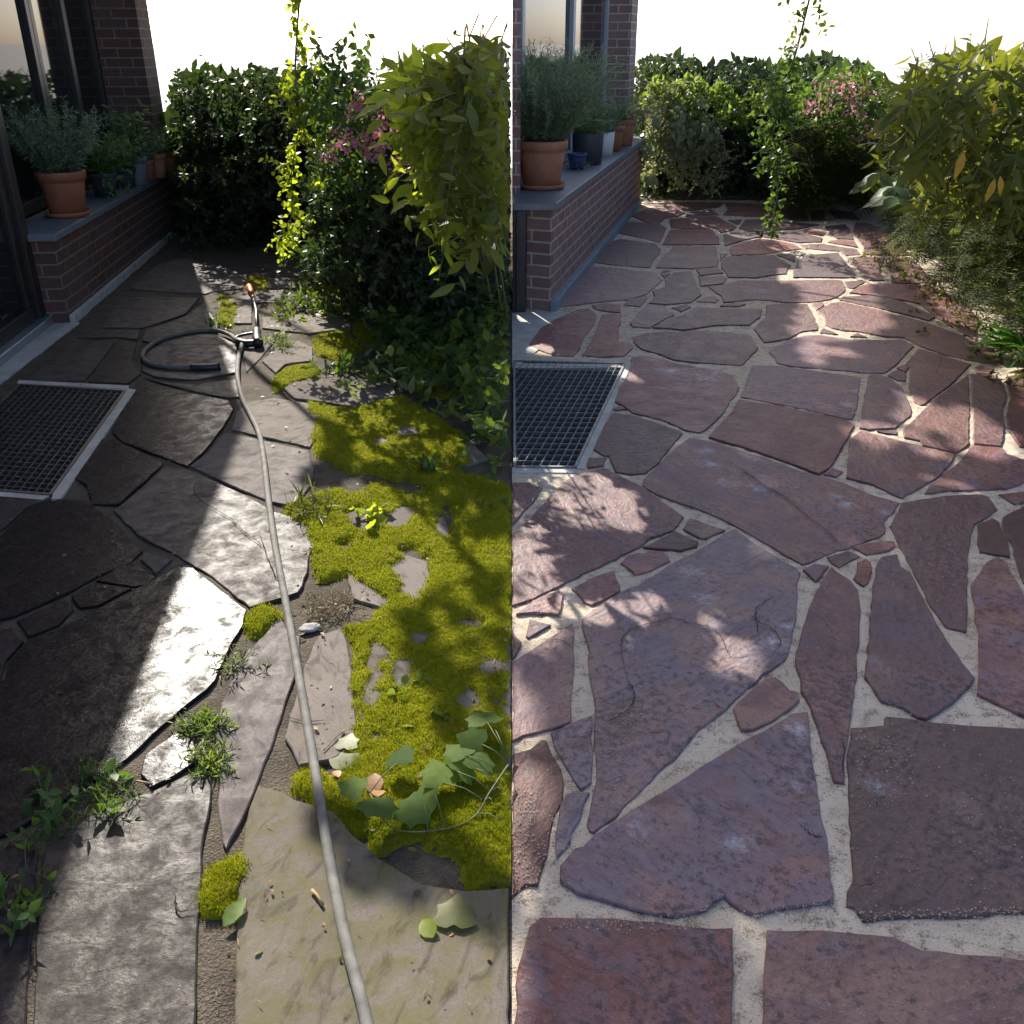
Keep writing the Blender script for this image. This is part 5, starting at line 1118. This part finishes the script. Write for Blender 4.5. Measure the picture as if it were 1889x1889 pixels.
shrub('shrub', 'small leaved pale shrub low in the middle of the back hedge', 'shrub', at(1280, 290, 10.7), f, [LV_PALE], M_GTWIG)
PY = P_('1190,150 1260,140 1330,150 1400,150 1480,150 1470,180 1390,200 1370,240 1300,190 1200,190')
def f(fo): cloud_shoots(fo, PY, 130, 10.7, 11.3, 'ovate', .075, .28, 10, (-.2, -1, -.1), .7, .8, r=.0025, rnd=.7)
shrub('shrub', 'bright green leafy growth along the top of the back hedge', 'shrub', at(1330, 170, 11), f, [LV_WEED], M_GTWIG)
vt2 = [(1500, -30), (1470, 90), (1448, 160), (1440, 200), (1425, 240), (1432, 280), (1436, 320), (1434, 360), (1428, 395), (1420, 425)]
def f(fo):
    pts = smooth_path([at(x, y, 8.6) for i, (x, y) in enumerate(vt2)], 7); fo.stem(pts, .009, .003, 6)
    for i, p in enumerate(pts):
        for k in range(2 if i < 40 else (i % 2)):
            d = unit(np.array([RS.randn()*1.3, RS.randn()*.6, -.5-RS.rand()*.4])); fo.shoot(p, d, RS.uniform(.1, .3)*(1 if i < 40 else .6), 7, 'ovate', .07, .6, r=.002, up=.6)
shrub('hanging_vine', 'green leafy vine hanging in front of the hedge above the clean paving', 'vine', at(1435, 300, 8.6), f, [LV_MID], M_GTWIG)
PF = P_('1480,240 1530,215 1600,230 1650,250 1665,300 1640,380 1600,410 1520,395 1460,370 1440,310')
def f(fo):
    fill_leaves(fo, PF, 900, 10.9, 11.6, 'ovate', .16, .1)
    for x, y in sample_poly(PF, 620):
        p = at(x, y, RS.uniform(10.0, 10.9)); fo.leaf('frond', p, unit(np.array([-.5+RS.randn()*.5, -.7, -.15+RS.randn()*.35])), unit(np.array([0, -.3, 1])+RS.randn(3)*.3), RS.uniform(.22, .42))
shrub('fern', 'dense feathery fern like shrub below the pink flowers at the far corner', 'fern', at(1560, 320, 10.5), f, [LV_FERN], M_GTWIG)
PR2 = P_('1480,160 1540,130 1620,130 1660,170 1650,240 1600,260 1520,250 1470,210')
FL2 = [(1500, 195), (1515, 200), (1490, 200), (1520, 165), (1572, 165), (1575, 180), (1568, 195), (1580, 200), (1560, 150), (1610, 172), (1540, 165), (1590, 165), (1628, 222), (1610, 238), (1602, 248), (1540, 180), (1655, 325)]
def f(fo):
    fill_leaves(fo, PR2, 420, 10.7, 11.3, 'ovate', .13, .1); cloud_shoots(fo, PR2, 190, 9.8, 10.8, 'ovate', .06, .3, 12, (-.2, -1, .2), .8, .6, r=.002)
T = shrub('rose_bush', 'pink flowering bush above the fern at the far corner of the clean paving', 'flowering bush', at(1570, 190, 10.5), f, [LV_MID], M_GTWIG, trunks=[[(3.9, 11.3, 0), at(1600, 300, 11.2), at(1570, 190, 10.9)]])
fo = Fol(); flowers(fo, FL2, 9.6, 10.2, .105, 26, .03); off = np.array(T.location)
for k in fo.inst: fo.inst[k] = [(*(np.array(r[:3])-off), *r[3:]) for r in fo.inst[k]]
fo.build('blossoms', [LV_PINK], T)
# long right hedge, following the edge of the paving
def hedge_pts(n, near, far, thick, top):
    out = []
    for i in range(n):
        t = RS.rand(); y = 4.3+t*5.6; x0 = near+(far-near)*t; out.append((x0+RS.rand()*thick, y, RS.rand()**.8*top))
    return out
e0, e1 = gp(1885, 700)[0], gp(1600, 392)[0]
def f(fo):
    for t in RS.rand(6500):
        y = 4.2+t*6.0; x = np.interp(y, [4.2, 5.3, 6.5, 7.6, 8.6, 10.2], [2.62, 2.9, 3.05, 3.2, 3.5, 3.9])+.25+RS.rand()*.6; z = RS.rand()*1.4
        fo.leaf('ovate', (x, y, z+.03), RS.randn(3), unit(np.array([-1, -.5, .3])+RS.randn(3)*.5), RS.uniform(.09, .16), .08)  # inner leaves in a dark tone that paints the hedge's inner shade
    for t in RS.rand(3000):
        y = 4.2+t*6.0; z = RS.rand()**.9*1.35; x = np.interp(y, [4.2, 5.3, 6.5, 7.6, 8.6, 10.2], [2.62, 2.9, 3.05, 3.2, 3.5, 3.9])+RS.rand()*.35-.12*math.sin(z*2.2)+.08*math.sin(y*4)
        fo.leaf('frond', (x, y, z+.05), unit(np.array([-.7, -.5, -.1])+RS.randn(3)*.45), unit(np.array([-.3, -.2, 1])+RS.randn(3)*.3), RS.uniform(.14, .26))
shrub('hedge', 'dark olive hedge with ferny drooping fronds along the right of the clean paving', 'hedge', (3.2, 7, 0), f, [LV_FERN])
# long leaved shrub, upper right
PS = P_('1660,170 1700,130 1760,112 1830,96 1900,110 1980,100 1980,400 1889,390 1820,350 1750,320 1700,290 1650,220')
def f(fo):
    fill_leaves(fo, PS, 900, 5.2, 6.2, 'ovate', .11, .1); cloud_shoots(fo, PS, 300, 4.1, 5.6, 'lance2', .10, .34, 11, (-.6, -.5, -.4), .6, .9, r=.003, rnd=.4)
    for pts in ([(1760, 150), (1735, 220), (1722, 260), (1705, 310)], [(1830, 130), (1790, 190), (1770, 240)], [(1700, 160), (1680, 190), (1655, 210)]):
        q = smooth_path([at(x, y, 4.15) for x, y in pts], 6); fo.stem(q, .005, .002)
        for p in q[::2]:
            for s in (-1, 1): fo.leaf('lance2', p, unit(np.array([s*.8-.2, -.3, -.55])+RS.randn(3)*.15), unit(np.array([0, -.5, 1])+RS.randn(3)*.2), RS.uniform(.11, .16), RS.uniform(.5, 1))
shrub('shrub', 'tall shrub with drooping long yellow green leaves, upper right above the clean paving', 'shrub', at(1800, 250, 4.7), f, [LV_OLV2], M_GTWIG, trunks=[[(3.1, 5.0, 0), at(1930, 400, 5.0), at(1850, 250, 4.8), at(1800, 160, 4.7)]])
def f(fo):
    for x, y, a, d_, s in ((1835, 330, -.2, -1, .13), (1845, 325, .25, -1, .11), (1778, 280, -.15, -1, .15), (1835, 190, .1, -1, .07)):
        fo.leaf('lance2', at(x, y, 4.0), (a, -.2, d_), (0, -1, .3), s*.7, .8)
    fo.stem([at(1850, 300, 4.1), at(1840, 320, 4.05)], .002)
shrub('leaf_cluster', 'few golden yellow leaves hanging among the green at the right edge', 'leaves', at(1835, 330, 4.0), f, [LV_GOLD], M_GTWIG, crown='blade')
def f(fo):
    for x, y, Y in ((1620, 320, 6.6), (1650, 345, 6.4), (1670, 335, 6.5), (1640, 365, 6.3), (1605, 335, 6.7), (1655, 365, 6.2)): palm(fo, at(x, y, Y), 5, .17, 'ovate', -.2)
    for x, y, Y in ((1620, 320, 6.6), (1655, 365, 6.2)): fo.stem([at(x, y, Y), at(x+30, y-10, Y+.4), at(x+90, y+40, Y+.7)], .004, .003)
shrub('shrub', 'broad three part leaves poking out of the right hedge below the flowers', 'shrub', at(1640, 345, 6.5), f, [LV_MID], M_GTWIG)
def f(fo):
    c = gp(1880, 668)+np.array([.06, 0, .02])
    for i in range(26):
        a = RS.uniform(2.0, 4.2); fo.leaf('blade' if i % 3 else 'lance', c+RS.randn(3)*[.02, .02, 0], (math.cos(a), math.sin(a)*.8, RS.uniform(.5, 1.3)), (0, 0, 1), RS.uniform(.24, .36), RS.uniform(.3, 1))
    for x, y, ax, ay, az in ((1800, 618, -1, -.1, .2), (1790, 628, -1, -.2, 0), (1805, 612, -1, .1, .35), (1845, 600, -.3, .2, 1)):
        fo.leaf('lance', c+[0, 0, .06], (ax, ay, az+.45), (0, -.2, 1), .30, .9)
shrub('spiky_plant', 'bright green plant with long arching leaves at the right paving edge', 'plant', gp(1880, 668), f, [leaf_mat('vivid long leaf', (.045, .15, .012), (.10, .27, .03), (.2, .45, .02), .35)], M_GTWIG)
def f(fo):
    for t in RS.rand(200):
        y = 4.6+t*4.2; x = np.interp(y, [4.2, 5.3, 6.5, 7.6, 8.6, 10.2], [2.6, 2.85, 2.98, 3.1, 3.4, 3.8])-.05+RS.randn()*.09
        fo.shoot((x, y, .015), (RS.randn()*.8-.3, RS.randn()*.8, .8), RS.uniform(.05, .16), 6, 'ovate' if RS.rand() < .6 else 'lance', .04, 1.2, r=.0016)
shrub('ground_cover', 'low weeds and root shoots along the foot of the right hedge', 'ground cover', gp(1780, 560), f, [LV_OLV], M_STEM)['kind'] = 'stuff'

# ------------------------------------------------------------------ unseen garden tree, crown leaves and gaps shaped to shade the patios
SHADE_L = [P_(q) for q in ('556,905 575,860 600,850 610,810 590,780 560,775 640,800 650,870 620,900', '650,880 700,870 760,880 830,905 800,925 700,905', '850,870 942,840 942,1010 880,1000 840,950', '735,1165 775,1150 800,1118 870,1090 942,1085 942,1290 885,1262 840,1330 800,1285 755,1240', '815,1335 870,1310 942,1300 942,1440 880,1400 830,1400', '645,600 760,610 820,570 942,560 942,830 880,790 800,730 740,700 655,690', '650,1610 690,1600 700,1640 665,1650', '690,1650 760,1570 850,1570 900,1600 880,1660 760,1690', '580,1530 640,1520 650,1560 600,1570', '850,1660 942,1640 942,1720 880,1740', '640,430 942,430 942,620 760,600 650,560')]
HOLE_L = [(838, 1195, 14, 10), (815, 1160, 10, 8), (860, 1240, 16, 10), (900, 1160, 14, 12), (880, 1190, 10, 8), (860, 1120, 16, 8), (910, 1230, 12, 14), (890, 1350, 14, 14), (845, 970, 10, 8), (870, 960, 12, 12), (900, 1330, 10, 10), (720, 650, 20, 8), (800, 640, 24, 8), (760, 660, 12, 6), (850, 690, 24, 8), (880, 740, 14, 8), (920, 900, 10, 12), (790, 1640, 16, 8), (830, 1610, 10, 8), (900, 600, 12, 6)]
def canopy():
    T = thing('tree', 'unseen garden tree beyond the gardens, its crown shaped to shade both patios', 'tree', (-7.6, 17.5, -.06)); off = np.array(T.location)
    def make(pts, zs, size, kind):
        n = len(pts); G = np.array(pts); z = RS.uniform(zs[0], zs[1], n)
        P = np.c_[G, np.zeros(n)]+SUNV[None]/SUNV[2]*z[:, None]
        V0, F0 = TPL[kind]; y = RS.randn(n, 3); y[:, 2] *= .5; y /= np.linalg.norm(y, axis=1, keepdims=True)
        nr = RS.randn(n, 3)*.7+SUNV; zz = nr-(nr*y).sum(1, keepdims=True)*y; zz /= np.linalg.norm(zz, axis=1, keepdims=True); x = np.cross(y, zz)
        s = (size*RS.uniform(.7, 1.2, n))[:, None, None]
        W = (V0[None, :, 0:1]*x[:, None]+(V0[None, :, 1:2]-.5)*y[:, None]+V0[None, :, 2:3]*zz[:, None])*s+P[:, None]
        Gv = W-SUNV*(W[:, :, 2:3]/SUNV[2]); px, py = topx(Gv); return W, Gv, px, py, F0
    out = []; 
    pts = np.c_[RS.uniform(.0, 4.6, 26000), RS.uniform(.45, 11.2, 26000)]
    W, Gv, px, py, F0 = make(pts, (3.7, 4.7), .18, 'ovate'); ok = Gv[:, :, 0].min(1) > .0
    ok &= ~((Gv[:, :, 0].mean(1) < .22) & (Gv[:, :, 1].mean(1) > 2.3) & (Gv[:, :, 1].mean(1) < 3.2))
    for poly in LIT: ok &= ~inpoly(px, py, poly).any(1)
    for x, y, rx, ry in DAP: ok &= ~((((px-x)/rx)**2+((py-y)/ry)**2) < 1.45).any(1)
    lim = np.interp(Gv[:, :, 1].max(1), [0, 4, 5.3, 6.5, 7.6, 8.6, 11], [2.9, 2.5, 2.75, 2.9, 3.1, 3.3, 3.9]); ok &= Gv[:, :, 0].max(1) < lim
    W = W[ok][:11500]; out.append(W)
    for poly in SHADE_L:
        q = np.array(gpoly(poly)); area = .5*abs(np.dot(q[:, 0], np.roll(q[:, 1], 1))-np.dot(q[:, 1], np.roll(q[:, 0], 1)))
        pts = [gp(a, c)[:2] for a, c in sample_poly(poly, int(60+area*1900))]
        W, Gv, px, py, F0 = make(pts, (2.4, 3.2), .085, 'ovate'); ok = Gv[:, :, 0].max(1) < .02
        for x, y, rx, ry in HOLE_L: ok &= ~((((px-x)/rx)**2+((py-y)/ry)**2) < 1).any(1)
        out.append(W[ok])
    W = np.concatenate(out)-off; n, m = W.shape[:2]; F = (F0[None]+(np.arange(n)*m)[:, None, None]).reshape(-1, 4)
    link('crown', npmesh('crown', W.reshape(-1, 3), [F], {'rnd': np.repeat(RS.rand(n), m)}, True), T, [LV_MID])
    b = MB(); b.tube(smooth_path([(0, 0, 0), (.1, -.05, 1.6), (0, -.2, 3.2), (.2, -.5, 5.4)], 6), [.17-.004*i for i in range(19)], 12); b.build('trunk', M_BARK, T, True)
    b = MB()
    for tx, ty, tz in ((-2.2, 10, 4.6), (-2.6, 13, 5.2), (-.9, 13, 5.3), (.4, 15, 5.4), (-1.6, 11.5, 5.3), tuple(at(1500, -32, 8.6)), tuple(at(556, -42, 5.3))):
        e = np.array([tx, ty, tz])-off; b.tube(smooth_path([(.05, -.2, 3.1), e*.4+[0, 0, 2.6], e*.75+[0, 0, .9], e], 5), [.06-.0036*i for i in range(16)], 8)
    b.build('limbs', M_BARK, T, True)
canopy()
def added_tree():  # added out of view to darken what the wet slabs reflect
    T = thing('tree', 'unseen tree added beyond the left house to darken the slab reflections', 'tree', (-11.5, 11.0, -.06)); fo = Fol()
    cl = []
    while len(cl) < 150:
        c = RS.randn(3)*[2.6, 2.6, 2.0]+[1.2, 0, 6.6]
        if c[0]-11.5 < -2.9-.374*(c[1]+7.0) and c[2] > 2.6: cl.append(c)
    for c in cl:
        for _ in range(60): fo.leaf('ovate', c+RS.randn(3)*.5, RS.randn(3), RS.randn(3)+[0, 0, .8], RS.uniform(.18, .34))
        fo.stem([np.array([0, 0, 3.0])+RS.randn(3)*.05, c*[.4, .4, 0]+[0, 0, 3.6+.3*(c[2]-3)], c], .05, .012, 5)
    fo.build('crown', [LV_DARK], T, 'branches', M_BARK)
    b = MB(); b.tube(smooth_path([(0, 0, 0), (.1, .1, 1.6), (0, 0, 3.2), (.1, 0, 5)], 5), [.24-.01*i for i in range(16)], 12); b.build('trunk', M_BARK, T, True)
added_tree()
